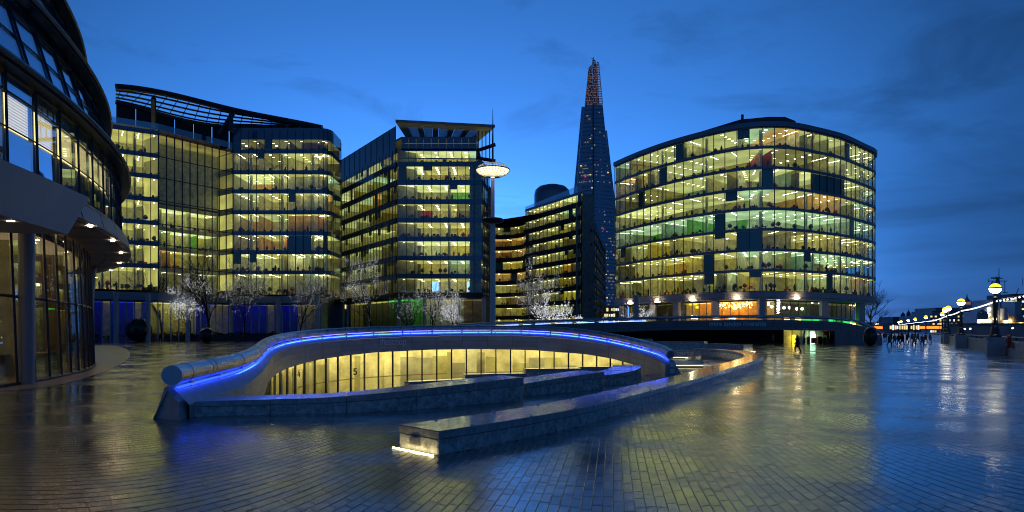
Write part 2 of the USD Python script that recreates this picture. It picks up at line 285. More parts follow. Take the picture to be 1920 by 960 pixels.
def facade(b, pts, zs, seed, ceil, wall, glass='glass_office', up=0.25, dn=0.55, D=9.0, ledge=0.12, ledge_h=None, mull=0.09, mull_d=0.14, spandrel='spandrel_grey',
           dark=lambda j, i: False, blinds=0.12, lamps='dots', columns=5, furn=True, mullion='mullion_dark', first=0, partition=0.16, split=0, panes=True, col_mat='wall_pale'):
    rng = random.Random(seed); P = np.asarray(pts, float)[:, :2]; N = len(P) - 1
    tn = np.gradient(P, axis=0); tn /= np.linalg.norm(tn, axis=1, keepdims=True); nv = np.stack([-tn[:, 1], tn[:, 0]], 1)
    inner = P + nv * D
    if panes:
        for i in range(0, N + 1):
            c = P[i] - nv[i] * (mull_d / 2 - 0.03)
            MB().box((c[0], c[1], (zs[first] + zs[-1]) / 2), (mull, mull_d, zs[-1] - zs[first]), math.atan2(tn[i][1], tn[i][0])).build('mullion', mullion, b)
    for j in range(first, len(zs) - 1):
        z0, z1 = zs[j], zs[j + 1]; g0, g1 = z0 + up, z1 - dn
        # slab edge between this storey and the next one
        o = P - nv * ledge
        hb, ht = g1, z1 + up
        m = MB(); q = P + nv * 0.25
        m.strip(v3(o, hb), v3(o, ht)); m.strip(v3(o, ht), v3(q, ht)); m.strip(v3(q, hb), v3(o, hb)); m.strip(v3(q, ht), v3(q, hb)); m.build('slab_edge', spandrel, b)
        # floor and luminous ceiling
        MB().strip(v3(P + nv * 0.26, z0 + 0.02), v3(inner, z0 + 0.02)).build('floor', 'office_floor', b)
        runs, i = [], 0
        def ceil_(j, i, c=ceil):
            k = c(j, i); h = ((i // 3) * 7349 + j * 9151 + seed * 523) % 23
            if k in ('ceiling_warm', 'ceiling_soft', 'ceiling_bright'): return {0: 'ceiling_dim', 3: 'ceiling_bright', 5: 'ceiling_cool', 8: 'ceiling_amber', 11: 'ceiling_dim', 14: 'ceiling_bright', 19: 'ceiling_cool'}.get(h, k)
            return k
        while i < N:
            k = min(N, i + rng.choice((2, 3, 3, 4, 5, 6))); c0 = ceil_(j, i)
            for e in range(i + 1, k):
                if ceil_(j, e) != c0: k = e; break
            runs.append((i, k, c0)); i = k
        zc = z1 - dn + 0.03
        for e in (0, -1): MB().quad((*(P[e] + nv[e] * 0.3), z0), (*inner[e], z0), (*inner[e], z1), (*(P[e] + nv[e] * 0.3), z1)).build('end_wall', 'wall_grey', b)
        cm = {}
        for (a, e, c0) in runs: cm.setdefault(c0, []).append((a, e))
        for c0, rs in cm.items():
            m = MB()
            for a, e in rs: m.strip(v3((P + nv * 0.26)[a:e + 1], zc), v3(inner[a:e + 1], zc))
            stuff(m.build('ceiling', c0, b)) if len(rs) > 1 else m.build('ceiling', c0, b)
        for (a, e, c0) in runs:
            MB().strip(v3(inner[a:e + 1], z0), v3(inner[a:e + 1], z1 - dn + 0.1)).build('room_wall', wall(j, a, rng), b)
            if rng.random() < partition * 4 and a:
                A, B = P[a] + nv[a] * 1.2, inner[a]
                MB().quad((*A, z0), (*B, z0), (*B, zc), (*A, zc)).build('partition', wall(j, a, rng), b)
        lm, fm, fr = MB(), MB(), MB()
        for i in range(N):
            mid, n = (P[i] + P[i + 1]) / 2, (nv[i] + nv[i + 1]) / 2; t = P[i + 1] - P[i]; L = np.linalg.norm(t); ang = math.atan2(t[1], t[0])
            if panes:
                a, c = P[i] + t / L * mull / 2, P[i + 1] - t / L * mull / 2; jit = rng.uniform(-0.006, 0.006)
                zz = [(g0, g1)] if not split else [(g0, g0 + (g1 - g0) * split), (g0 + (g1 - g0) * split + 0.05, g1)]
                for (u, w) in zz:
                    lo = [(*(a + n * jit), u), (*(c - n * jit), u), (*(c - n * jit + n * 0.03), u), (*(a + n * jit + n * 0.03), u)]
                    MB().hexa(lo, [(x, y, w) for x, y, _ in lo]).build('pane', glass, b)
            if dark(j, i):
                a, c = P[i] + n * 0.3, P[i + 1] + n * 0.3
                MB().hexa([(*a, g0), (*c, g0), (*(c + n * 0.05), g0), (*(a + n * 0.05), g0)], [(*a, g1), (*c, g1), (*(c + n * 0.05), g1), (*(a + n * 0.05), g1)]).build('blind', 'blind_dark', b)
                continue
            if rng.random() < blinds:
                zb = g1 - (g1 - g0) * rng.choice((0.3, 0.5, 0.6, 1.0)); a, c = P[i] + n * 0.22 + t * 0.04, P[i + 1] + n * 0.22 - t * 0.04
                MB().hexa([(*a, zb), (*c, zb), (*(c + n * 0.03), zb), (*(a + n * 0.03), zb)], [(*a, g1), (*c, g1), (*(c + n * 0.03), g1), (*(a + n * 0.03), g1)]).build('blind', rng.choice(('blind_grey', 'blind_dark', 'blind_grey')), b)
            if lamps:
                line = lamps == 'lines' or (lamps == 'mix' and (i // 4 + j) % 3 == 0)
                if line:
                    if i % 2 == 0: lm.box((*(mid + n * 2.6), zc - 0.04), (0.16, 3.6, 0.05), ang)
                else:
                    for d in (1.4, 3.2, 5.0, 6.8, 8.6):
                        if d < D - 0.3 and (i + j) % 2 == 0 and rng.random() < 0.9: lm.box((*(mid + n * d), zc - 0.04), (0.5, 0.22, 0.05), ang)
            if columns and i % columns == 2:
                q = P[i] + nv[i] * 1.5
                MB().lathe([(0.32, z0 + 0.02), (0.32, zc)], (q[0], q[1], 0), 10).build('column', col_mat, b, 40)
            if furn: furniture(fm, fr, P[i], P[i + 1], n, z0 + 0.02, rng)
        if lm.n: stuff(lm.build('ceiling_lights', 'lamp_cool' if 'cool' in ceil(j, 0) else 'lamp_warm', b))
        if fm.n: stuff(fm.build('furniture', 'furniture_dark', b))
        if fr.n: stuff(fr.build('furniture', 'furniture_red', b))
    return P, nv

def core(b, poly, z0, z1, m='roof_dark', name='core'):
    MB().prism([tuple(p) for p in poly], z0, z1).build(name, m, b)
def bays(a, c, n): return [(a[0] + (c[0] - a[0]) * i / n, a[1] + (c[1] - a[1]) * i / n) for i in range(n + 1)]
WALLS = ['wall_cream'] * 6 + ['wall_pale'] * 5 + ['wall_olive'] * 3 + ['wall_yellow'] * 2 + ['wall_grey'] * 2 + ['wall_brown', 'wall_orange', 'wall_teal']
def anywall(j, i, rng): return rng.choice(WALLS)

# ---------------------------------------------------------------- oval office building on the right
ob = thing('oval_office_building', 'oval glass office building with curved lit floors above a restaurant, beside the river walk', 'building')
px_ = [1153, 1196, 1271, 1331, 1392, 1435, 1481, 1528, 1575, 1622, 1641]
ry_ = [305, 286, 260, 244, 232, 228.5, 230, 239, 251, 272, 284]
oy_ = [130 * 391.5 / (620 - y) for y in ry_]
oval = [(GX(p, y), y) for p, y in zip(px_, oy_)]
oval = oval + [(87.6, 158), (86.5, 165)]
path = spline(oval, 41)
zb, zt = 10.3, GZ(228.5, 130)
pitch = (zt - 0.9 - zb) / 8
zs = [zb + pitch * k for k in range(9)]
def o_ceil(j, i):
    if j == 3: return 'ceiling_cool'
    if j == 1: return 'ceiling_cool' if 14 < i < 36 else 'ceiling_warm'
    if j == 4: return 'ceiling_amber' if 22 < i < 27 else 'ceiling_soft'
    if i < 5: return 'ceiling_dim' if (i + j) % 3 == 0 else 'ceiling_soft'
    if (j * 7 + i * 3) % 19 < 2: return 'ceiling_dim'
    return 'ceiling_warm' if j < 3 else 'ceiling_soft'
def o_wall(j, i, rng):
    if j == 6 and 14 <= i <= 18: return 'wall_red'
    if j == 3: return rng.choice(('wall_pale', 'wall_teal', 'wall_pale', 'wall_green'))
    if j == 4 and 22 < i < 27: return 'wall_orange'
    return anywall(j, i, rng)
facade(ob, path, zs, 11, o_ceil, o_wall, up=0.22, dn=0.30, ledge=0.20, D=11.0, mull=0.13, spandrel='spandrel_grey',
       dark=lambda j, i: (j == 5 and 22 <= i <= 26) or (j, i) in ((7, 27), (7, 9), (6, 7), (5, 4), (3, 13), (3, 28), (2, 15), (2, 16), (1, 12), (6, 38), (7, 38), (3, 38)), lamps='mix', columns=5, blinds=0.06)
P0 = offs(path, -0.5); P1 = offs(path, 0.6)
m = MB(); m.strip(v3(P0, zt - 0.95), v3(P0, zt)); m.strip(v3(P0, zt), v3(P1, zt)); m.strip(v3(P1, zt - 0.95), v3(P0, zt - 0.95)); m.build('roof_edge', 'spandrel_grey', ob)
back = [tuple(p) for p in offs(path, 8.05)] + [(80, 185), (38, 185)]
core(ob, [tuple(p) for p in offs(path, 11.05)][2:-2] + [(78, 186), (40, 186)], 0, zt - 0.5)
MB().strip(v3(offs(path, 0.3), zt - 0.45), v3(offs(path, 11.2), zt - 0.45)).build('roof', 'roof_dark', ob)
pl = [(GX(1196, 156), 156), (GX(1290, 142), 142), (GX(1388, 139), 139), (GX(1440, 139), 139), (GX(1472, 140), 140), (GX(1492, 142), 142), (70, 160), (40, 172)]
pz = [288, 254, 224, 219, 219, 227, 238, 288]
MB().hexa([(x, y, zt - 0.5) for x, y in pl], [(x, y, GZ(q, y)) for (x, y), q in zip(pl, pz)]).build('plant_room', 'roof_dark', ob)
MB().tube([(GX(1392, 140), 140, GZ(224, 140)), (GX(1392, 140), 140, GZ(215, 140))], 0.3, 6).build('roof_vent', 'roof_dark', ob)
# colonnade and restaurant floor
F0 = offs(path, -0.35); F1 = offs(path, 3.6)
m = MB(); m.strip(v3(F0, 9.05), v3(F0, 10.2)); m.strip(v3(F0, 10.2), v3(F1, 10.2)); m.strip(v3(F1, 9.05), v3(F0, 9.05)); m.build('colonnade_fascia', 'fascia_stone', ob)
F2 = offs(path, -0.15); MB().strip(v3(F2, 8.55), v3(F2, 9.0)).strip(v3(F1, 8.6), v3(F2, 8.6)).build('colonnade_soffit', 'canopy_panel', ob)
for px in (1161, 1213, 1268, 1331, 1423, 1555, 1624):
    k = np.argmin(abs(F0[:, 0] / F0[:, 1] - (px - 960) / FPX)); c = offs(path, 0.75)[k]
    MB().box((c[0], c[1], 4.28), (1.35, 1.35, 8.56), 0.0 if px > 1330 else -0.6).build('colonnade_column', 'fascia_stone', ob)
for px in (1185, 1238, 1296, 1373, 1492, 1605):
    k = np.argmin(abs(F0[:, 0] / F0[:, 1] - (px - 960) / FPX)); c = offs(path, -0.7)[k]
    MB().lathe([(0.02, 0.22), (0.28, 0.12), (0.30, 0)], (c[0], c[1], 8.75), 8).build('spotlight', 'downlight', ob)
gp = offs(path, 3.8)
def gi(px): return int(np.argmin(abs(gp[:, 0] / gp[:, 1] - (px - 960) / FPX)))
i0, i1, i2 = gi(1284), gi(1460), gi(1600)
rest = resample(gp[i0:i1 + 1], 13)
facade(ob, rest, [0.0, 8.6], 5, lambda j, i: 'ceiling_restaurant', lambda j, i, r: ['wall_orange', 'wall_yellow', 'wall_brown', 'wall_orange', 'wall_red'][i % 5], glass='glass_clear', up=0.1, dn=0.3, D=5, lamps=None, columns=0, blinds=0, furn=True, mull=0.12, partition=0)
bar = resample(gp[i1:i2 + 1], 13)
facade(ob, bar, [0.0, 8.6], 6, lambda j, i: 'ceiling_dim', lambda j, i, r: ['wall_brown', 'wall_olive', 'wall_grey', 'wall_brown'][i % 4], glass='glass_dark', up=0.1, dn=0.3, D=5, lamps=None, columns=0, blinds=0, mull=0.12, partition=0)
left = resample(gp[:i0 + 1], 8)
facade(ob, left, [0.0, 8.6], 7, lambda j, i: 'ceiling_dim', lambda j, i, r: 'wall_brown', glass='glass_dark', up=0.1, dn=0.3, D=3, lamps=None, columns=0, blinds=0, mull=0.12, partition=0)
rng = random.Random(3)
pend = [(1286 + k * 9, rng.choice((569, 570, 571))) for k in range(3)] + [(1307, 577), (1338, 572)]
for (px, py) in pend + [(1403 + 11 * k, 575) for k in range(0)]:
    y = gp[gi(px)][1] + 1.6; w = W(px, py, y)
    MB().lathe([(0.03, 0.45), (0.3, 0.25), (0.42, 0), (0.3, -0.15), (0.02, -0.2)], w, 8).build('pendant_lamp', 'globe_yellow', ob)
for (px, py) in ((1441, 570), (1447, 575), (1470, 577), (1480, 577), (1494, 579), (1504, 579), (1524, 567), (1537, 568), (1547, 565), (1565, 567), (1576, 566), (1577, 571), (1588, 570), (1595, 571), (1602, 572), (1608, 573)):
    y = gp[gi(px)][1] + 1.4; w = W(px, py, y)
    MB().lathe([(0.02, 0.32), (0.24, 0.2), (0.32, 0), (0.24, -0.2), (0.02, -0.32)], w, 8).build('pendant_lamp', 'lamp_amber' if px > 1560 else 'globe_white', ob)
m = MB()
for k in range(130):
    px = rng.uniform(1335, 1412); py = 566 + 8 * rng.random() ** 2 + 6 * rng.random(); y = gp[gi(px)][1] + rng.uniform(0.8, 3.5); m.box(W(px, py, y), (0.13, 0.13, 0.16), rng.random())
stuff(m.build('sparkle_lamps', 'lamp_amber', ob))
m = MB()
for a, e in ((1489, 1549), (1569, 1606)):
    ii = np.linspace(gi(a), gi(e), 9)
    q = np.array([offs(path, 2.4)[int(round(k))] for k in ii]); q = resample(q, 9)
    m = MB(); m.strip(v3(q, 3.75), v3(q, 4.65)); q2 = q + np.array([0, 0.3]); m.strip(v3(q, 4.65), v3(q2, 4.65)); m.strip(v3(q2, 4.65), v3(q2, 3.75)); m.build('green_awning', 'awning_green', ob)
y = gp[gi(1459)][1] - 1.2; c = W(1459, 574, y)
MB().box((c[0], c[1] + 0.05, c[2]), (1.1, 0.2, 3.6)).build('restaurant_sign', 'black_void', ob)
def letters(name, text, h, origin, u, up, depth, matn, parent, bold=False, width=None):
    m = meshkit.text_mesh(text, h, depth, bold); v = np.array(m.vertices)
    if width: v[:, 0] *= width / v[:, 0].max()
    n = np.cross(u, up)
    v = np.asarray(origin) + v[:, :1] * np.asarray(u) + v[:, 1:2] * np.asarray(up) + v[:, 2:3] * n
    return part(name, (v, np.array(m.faces)), matn, parent)
letters('sign_lettering', 'STRADA', 0.62, (c[0] - 0.28, c[1] - 0.06, c[2] + 1.6), (0, 0, -1), (1, 0, 0), 0.04, 'sign_white', ob, True, 3.2)
for px in (1304, 1374):                                     # white lit lettering low on the restaurant windows, hardly legible
    y = gp[gi(px)][1] - 0.7
    letters('window_lettering', 'Gmb' if px == 1374 else 'Imb', 0.75, W(px - 8, 598, y), (1, 0, 0), (0, 0, 1), 0.05, 'sign_white', ob, True, 1.5)

# ---------------------------------------------------------------- office building with the roof trellis, far left
tb = thing('trellis_roof_building', 'glass office building with steel roof trellis and yellow atrium behind bare trees', 'building')
Y1 = 140.0
zl = [GZ(q, Y1) for q in (622, 552, 511, 473, 437.5, 398, 359, 323, 284, 245)]; zl[0] = 0.0
Lp, Cp = (GX(160, 120.5), 120.5), (GX(297, 127.0), 127.0)
Rp = (GX(437, Y1), Y1); Ep = (GX(598, Y1), Y1)
corner = [(Ep[0] + 2.4 * math.sin(t), Y1 + 2.4 - 2.4 * math.cos(t)) for t in np.linspace(0, math.pi / 2, 5)]
lw = bays(Lp, Cp, 9); at = bays(Cp, Rp, 10)
rw = bays(Rp, Ep, 11) + corner[1:] + [(corner[-1][0], Y1 + 9)]
def t_wall(j, i, rng):
    return rng.choice(('wall_orange', 'wall_cream', 'wall_cream', 'wall_pale', 'wall_orange', 'wall_yellow')) if j > 1 else 'wall_pale'
zlo = zl[1:]
zlo = zlo[:-1] + [zl[-1]]
t_dark = lambda j, i: (j == 2 and i in (7, 8, 9))
facade(tb, lw, zlo[:-1], 21, lambda j, i: 'ceiling_warm', lambda j, i, r: r.choice(('wall_cream', 'wall_pale')), up=0.45, dn=0.4, mull=0.14, spandrel='spandrel_blue', D=10, lamps='lines', columns=4, ledge=0.02, blinds=0.03)
facade(tb, rw, zlo[:-1], 22, lambda j, i: 'ceiling_warm' if (j + i // 3) % 4 else 'ceiling_soft', t_wall, up=0.45, dn=0.4, mull=0.14, spandrel='spandrel_blue', D=10, lamps='mix', columns=4, ledge=0.02, dark=t_dark, blinds=0.06)
facade(tb, rw, zl[-2:], 23, lambda j, i: 'ceiling_dim', lambda j, i, r: 'wall_brown', glass='glass_dark', up=0.6, dn=1.9, spandrel='spandrel_blue', D=7, lamps='dots', columns=0, ledge=0.02)
bal = np.array(lw + at[1:])
for i in range(len(bal) - 1):
    p, q = bal[i], bal[i + 1]; MB().hexa([(*p, zl[8] + 0.62), (*(q - (q - p) * 0.02), zl[8] + 0.62), (q[0], q[1] + 0.05, zl[8] + 0.62), (p[0], p[1] + 0.05, zl[8] + 0.62)], [(*p, zl[8] + 1.9), (*(q - (q - p) * 0.02), zl[8] + 1.9), (q[0], q[1] + 0.05, zl[8] + 1.9), (p[0], p[1] + 0.05, zl[8] + 1.9)]).build('balustrade_pane', 'glass_blue', tb)
pent = offs(bal, 5.0); MB().strip(v3(pent, zl[8] - 0.2), v3(pent, zl[8] + 2.2)).build('penthouse_wall', 'wall_brown', tb)
# atrium glass and the galleries inside it
A = np.array(at); an = np.array([-(A[-1] - A[0])[1], (A[-1] - A[0])[0]]); an /= np.linalg.norm(an)
for i in range(11):
    MB().box((*A[i], (zl[1] + zl[8]) / 2), (0.16, 0.22, zl[8] - zl[1]), math.atan2(an[1], an[0]) - math.pi / 2).build('mullion', 'mullion_dark', tb)
for j in range(1, 8):
    for i in range(10):
        t = (A[i + 1] - A[i]) * 0.03; a, c = A[i] + t, A[i + 1] - t; n = an * 0.03; lo = [(*a, zl[j] + 0.1), (*c, zl[j] + 0.1), (*(c + n), zl[j] + 0.1), (*(a + n), zl[j] + 0.1)]
        MB().hexa(lo, [(x, y, zl[j + 1] - (0.1 if j < 7 else 1.6)) for x, y, _ in lo]).build('pane', 'glass_office', tb)
    MB().hexa([(*A[0], zl[j + 1] - 0.12), (*A[-1], zl[j + 1] - 0.12), (*(A[-1] + an * 0.12), zl[j + 1] - 0.12), (*(A[0] + an * 0.12), zl[j + 1] - 0.12)],
              [(*A[0], zl[j + 1] + 0.06), (*A[-1], zl[j + 1] + 0.06), (*(A[-1] + an * 0.12), zl[j + 1] + 0.06), (*(A[0] + an * 0.12), zl[j + 1] + 0.06)]).build('transom', 'mullion_dark', tb)
gal = [tuple(p + an * 6) for p in bays(A[0] - an * 0, A[-1], 8) for p in [np.array(p)]]
gz = zl[1:8]
facade(tb, gal, zl[1:6], 25, lambda j, i: ['ceiling_bright', 'ceiling_warm', 'ceiling_bright'][j % 3], lambda j, i, r: r.choice(('wall_cream', 'wall_yellow', 'wall_pale', 'wall_green', 'wall_olive')), D=5, up=0.3, dn=0.4, spandrel='wall_cream', lamps='dots', columns=3, panes=False, blinds=0, ledge=0.4)
MB().strip(v3(gal, zl[5] + 0.8), v3(gal, zl[8])).build('atrium_wall', 'wall_pale', tb); MB().strip(v3(offs(np.array(gal), -5.7), zl[8] - 0.3), v3(gal, zl[8] - 0.3)).build('atrium_ceiling', 'ceiling_dim', tb)
for e, (p, nm) in enumerate(((A[0], 'L'), (A[-1], 'R'))):    # side walls with lit window bands
    q = p + an * 5.8; d = (q - p)
    for j in range(1, 8):
        z0, z1 = zl[j], zl[j + 1]
        ofs = np.array([d[1], -d[0]]) / np.linalg.norm(d) * (0.02 if e == 0 else -0.02)
        MB().quad((*(p + d * 0.02 + ofs), z0 + 0.9), (*(q + ofs), z0 + 0.9), (*(q + ofs), z1 - 0.4), (*(p + d * 0.02 + ofs), z1 - 0.4)).build('atrium_side_glazing', 'ceiling_warm' if j < 6 else 'ceiling_dim', tb)
        MB().hexa([(*(p + d * k + ofs * s), z1 - 0.4) for k, s in ((0.02, 1), (0.98, 1), (0.98, 14), (0.02, 14))], [(*(p + d * k + ofs * s), z1 + 0.9) for k, s in ((0.02, 1), (0.98, 1), (0.98, 14), (0.02, 14))]).build('atrium_side_slab', 'wall_grey', tb)
for k in range(5):                                            # the hanging stair and bridges across the atrium
    u0, u1 = (0.05, 0.75) if k % 2 else (0.2, 0.95); a, c = A[0] + (A[-1] - A[0]) * u0 + an * 6, A[0] + (A[-1] - A[0]) * u1 + an * 7; z = zl[2 + k] - 0.3
    lo = [(*a, z), (*c, z + 0.5), (*(c + an * 1.8), z + 0.5), (*(a + an * 1.8), z)]
    MB().hexa(lo, [(x, y, w + 0.5) for x, y, w in lo]).build('atrium_bridge', 'wall_cream', tb)
# ground floor: blue lobby either side of the bright entrance
gnd = offs(lw, 1.5).tolist() + offs(at, 1.5)[1:].tolist() + offs(rw[:12], 1.5)[1:].tolist()
def lob_c(j, i): return 'ceiling_bright' if 9 <= i <= 14 else ('ceiling_dim' if i in (15, 27, 28) or i % 4 == 2 else 'ceiling_blue')
def lob_w(j, i, r): return 'wall_yellow' if 9 <= i <= 14 else ('wall_cream' if i in (15, 27, 28) or i % 4 == 2 else 'wall_blue')
facade(tb, gnd, [0.0, zl[1] - 2.0], 26, lob_c, lob_w, glass='glass_clear', up=0.1, dn=0.3, D=5, lamps=None, columns=0, blinds=0, mull=0.2, partition=0.0, split=0.55, mullion='fascia_stone', furn=True)
al = np.array(lw + at[1:] + rw[1:12]); MB().strip(v3(al, zl[1] - 1.9), v3(al, zl[1] - 0.4)).strip(v3(offs(al, 7), zl[1] - 1.9), v3(al, zl[1] - 1.9)).build('lobby_fascia', 'mullion_grey', tb)
for px in (215, 287, 350, 437, 520, 606):
    k = np.argmin(abs(al[:, 0] / al[:, 1] - (px - 960) / FPX)); c = al[k] + np.array([0, -0.9])
    MB().lathe([(0.45, 0), (0.45, zl[1] - 0.6)], (c[0], c[1], 0), 12).build('lobby_column', 'fascia_stone', tb, 40)
core(tb, [tuple(p) for p in offs(lw, 10.1)][:-3] + [tuple(p) for p in offs(at, 16.2)[2:-1]] + [tuple(Rp + np.array([-3, 16])), (Ep[0] - 7.8, Y1 + 10.2), (Ep[0] - 4.8, Y1 + 40), (Lp[0] - 5, Y1 + 45)], 0, zl[8] + 0.2)
core(tb, [(Rp[0] + 1, Y1 + 7.1), (Ep[0] - 4.9, Y1 + 7.1), (Ep[0] - 4.9, Y1 + 20), (Rp[0] + 1, Y1 + 20)], zl[8] + 0.2, zl[-1] - 1.2, name='upper_core')
MB().strip(v3(offs(np.array(rw), 0.3), zl[-1] - 0.5), v3(offs(np.array(rw), 7.2), zl[-1] - 0.5)).build('roof', 'roof_dark', tb)
# roof trellis: a curved front chord, ribs and purlins
zt1 = zl[-1]
ch = [(217, 163, 121), (330, 180, 129), (440, 207, 137), (530, 225, 140), (604, 240, 140.5)]
chord = spline([W(a, q, y) for a, q, y in ch], 40)
rear = spline([W(a, q, y) for a, q, y in ((217, 192, 150), (270, 205, 152), (340, 224, 155), (410, 236, 157), (480, 238, 156), (545, 239, 152), (604, 241, 146))], 40)
MB().tube(chord, 0.62, 8).build('front_chord', 'dark_metal', tb, 40); MB().tube(rear, 0.45, 8).build('rear_chord', 'dark_metal', tb, 40)
for k in range(1, 39, 2):
    MB().tube([chord[k], rear[max(0, k - 3)]], 0.09, 4).build('rafter', 'dark_metal', tb)
for f in (0.2, 0.42, 0.64, 0.84):
    MB().tube([chord[k] * (1 - f) + rear[k] * f for k in range(0, 40, 2)], 0.2, 6).build('purlin', 'dark_metal', tb)
for px, tp in ((288, 184), (433, 214)):
    y = 134; MB().tube([W(px, 246, y), W(px, tp, y - 6 if px < 300 else y)], 0.45, 6).build('trellis_post', 'dark_metal', tb)
MB().tube([W(412, 252, 138), W(437, 212, 137)], 0.5, 6).build('trellis_strut', 'dark_metal', tb)
for i in range(13):                                           # glazed wall of the roof terrace under the rear chord
    a, c = rear[i * 3] - (0, 0, 0.4), rear[i * 3 + 3] - (0, 0, 0.4)
    MB().quad((a[0] + 0.1, a[1], zl[8] + 3.2), (c[0] - 0.1, c[1], zl[8] + 3.2), (c[0] - 0.1, c[1], c[2]), (a[0] + 0.1, a[1], a[2])).build('terrace_glass', 'spandrel_dark', tb)
    MB().quad((a[0] + 0.1, a[1] - 0.05, zl[8] - 0.3), (c[0] - 0.1, c[1] - 0.05, zl[8] - 0.3), (c[0] - 0.1, c[1] - 0.05, zl[8] + 3.1), (a[0] + 0.1, a[1] - 0.05, zl[8] + 3.1)).build('terrace_wall', 'wall_brown', tb)

# ---------------------------------------------------------------- square office building with the flat canopy roof
sb = thing('canopy_roof_building', 'square glass office building under a flat pierced canopy roof, centre left', 'building')
Yc = 140.0
zq = [0.0] + [GZ(q, Yc) for q in (551, 516, 482, 446, 411, 376, 340, 305.5, 284)]
front = bays((GX(746, Yc), Yc), (GX(905, Yc), Yc), 10)
side = bays((GX(620, 175), 175), (GX(742.5, Yc + 0.3), Yc + 0.3), 24)
def s_wall(j, i, rng):
    if j == 5 and i >= 6: return 'wall_green'
    if j == 4 and i < 3: return 'wall_red'
    if j == 2 and 3 <= i <= 5: return 'wall_yellow'
    return rng.choice(('wall_cream', 'wall_cream', 'wall_yellow', 'wall_pale', 'wall_olive'))
facade(sb, front, zq[1:-1], 31, lambda j, i: 'ceiling_dim' if (j, i) in ((4, 7), (4, 8), (3, 9)) else 'ceiling_bright' if j in (2, 5) else 'ceiling_warm', s_wall, up=0.3, dn=0.75, ledge=0.03, mull=0.13, spandrel='spandrel_blue', D=8, lamps='dots', columns=4, blinds=0.03)
top = bays((GX(752, Yc + 1.2), Yc + 1.2), (GX(893, Yc + 1.2), Yc + 1.2), 10)
facade(sb, top, [zq[-2], zq[-2] + 3.1], 32, lambda j, i: 'ceiling_bright', lambda j, i, r: 'wall_yellow', up=0.35, dn=0.15, ledge=0.0, spandrel='spandrel_blue', D=6, lamps='dots', columns=0, blinds=0)
facade(sb, side, zq[1:-1] + [zq[-2] + 3.1], 33, lambda j, i: 'ceiling_soft' if i < 18 else 'ceiling_dim', lambda j, i, r: r.choice(('wall_pale', 'wall_cream', 'wall_yellow')), up=0.35, dn=0.85, ledge=0.03, spandrel='spandrel_blue', D=5, lamps=None, columns=2, blinds=0.30, furn=False, mull=0.10, col_mat='wall_grey')
# plant floors clad in blue glass under the canopy
zc = zq[-2] + 3.1; zr = GZ(259, Yc + 2)
for i in range(10):
    for h0, h1 in ((zc + 0.05, (zc + zr) / 2 - 0.05), ((zc + zr) / 2 + 0.05, zr)):
        a, c = np.array(top[i]) + (0.06, 0), np.array(top[i + 1]) - (0.06, 0)
        MB().hexa([(*a, h0), (*c, h0), (c[0], c[1] + 0.2, h0), (a[0], a[1] + 0.2, h0)], [(*a, h1), (*c, h1), (c[0], c[1] + 0.2, h1), (a[0], a[1] + 0.2, h1)]).build('cladding_panel', 'spandrel_blue', sb)
S = np.array(side)
for i in range(0, 24, 2):
    a, c = S[i], S[i + 2]; zA, zB = zc + 0.1, zr + 2.2
    MB().quad((*a, zA), (*c, zA), (*c, zB), (*a, zB)).build('cladding_panel', 'spandrel_blue', sb)
    MB().box((a[0], a[1], (zA + zB) / 2), (0.12, 0.3, zB - zA), 0.6).build('cladding_fin', 'mullion_dark', sb)
# canopy: a thin slab with skylight openings
e0, e1 = W(742, 229.5, Yc - 1.2), W(928, 241, Yc - 1.2); b0, b1 = W(768, 259, Yc + 9), W(886, 264, Yc + 9)
e1[2] = e0[2] - 1.1; b0[2] = e0[2] - 1.6; b1[2] = e1[2] - 1.2
def cv(u, w): return (e0 * (1 - u) + e1 * u) * (1 - w) + (b0 * (1 - u) + b1 * u) * w
us = [0.0, 0.13]
for k in range(5): us += [0.13 + 0.155 * k + 0.105, 0.13 + 0.155 * (k + 1)]
us = us[:-1] + [1.0]
def slab(u0, u1, w0, w1, name, mt, th=0.35):
    q = [cv(u0, w0), cv(u1, w0), cv(u1, w1), cv(u0, w1)]
    MB().hexa(q, [p + (0, 0, th) for p in q]).build(name, mt, sb)
slab(0, 1, 0, 0.18, 'canopy_front_band', 'canopy_white'); slab(0, 1, 0.80, 1.0, 'canopy_rear_band', 'canopy_panel')
slab(0, 0.10, 0.182, 0.798, 'canopy_end_band', 'canopy_panel')
for k in range(5):
    u = 0.10 + 0.17 * k; slab(u + 0.002, u + 0.10, 0.182, 0.798, 'canopy_skylight', 'frosted_glass', 0.08); slab(u + 0.102, u + 0.168 if k < 4 else 1.0, 0.182, 0.798, 'canopy_beam', 'canopy_panel')
MB().tube([e0 + (0, -0.1, 0.3), e1 + (0, -0.1, 0.3)], 0.28, 6).build('canopy_edge', 'canopy_panel', sb)
for k in range(19): MB().tube([cv(k / 18, 0) + (0, 0, 0.3), cv(k / 18, 0.1) + (0, 0, 0.75)], 0.07, 4).build('canopy_clip', 'dark_metal', sb)
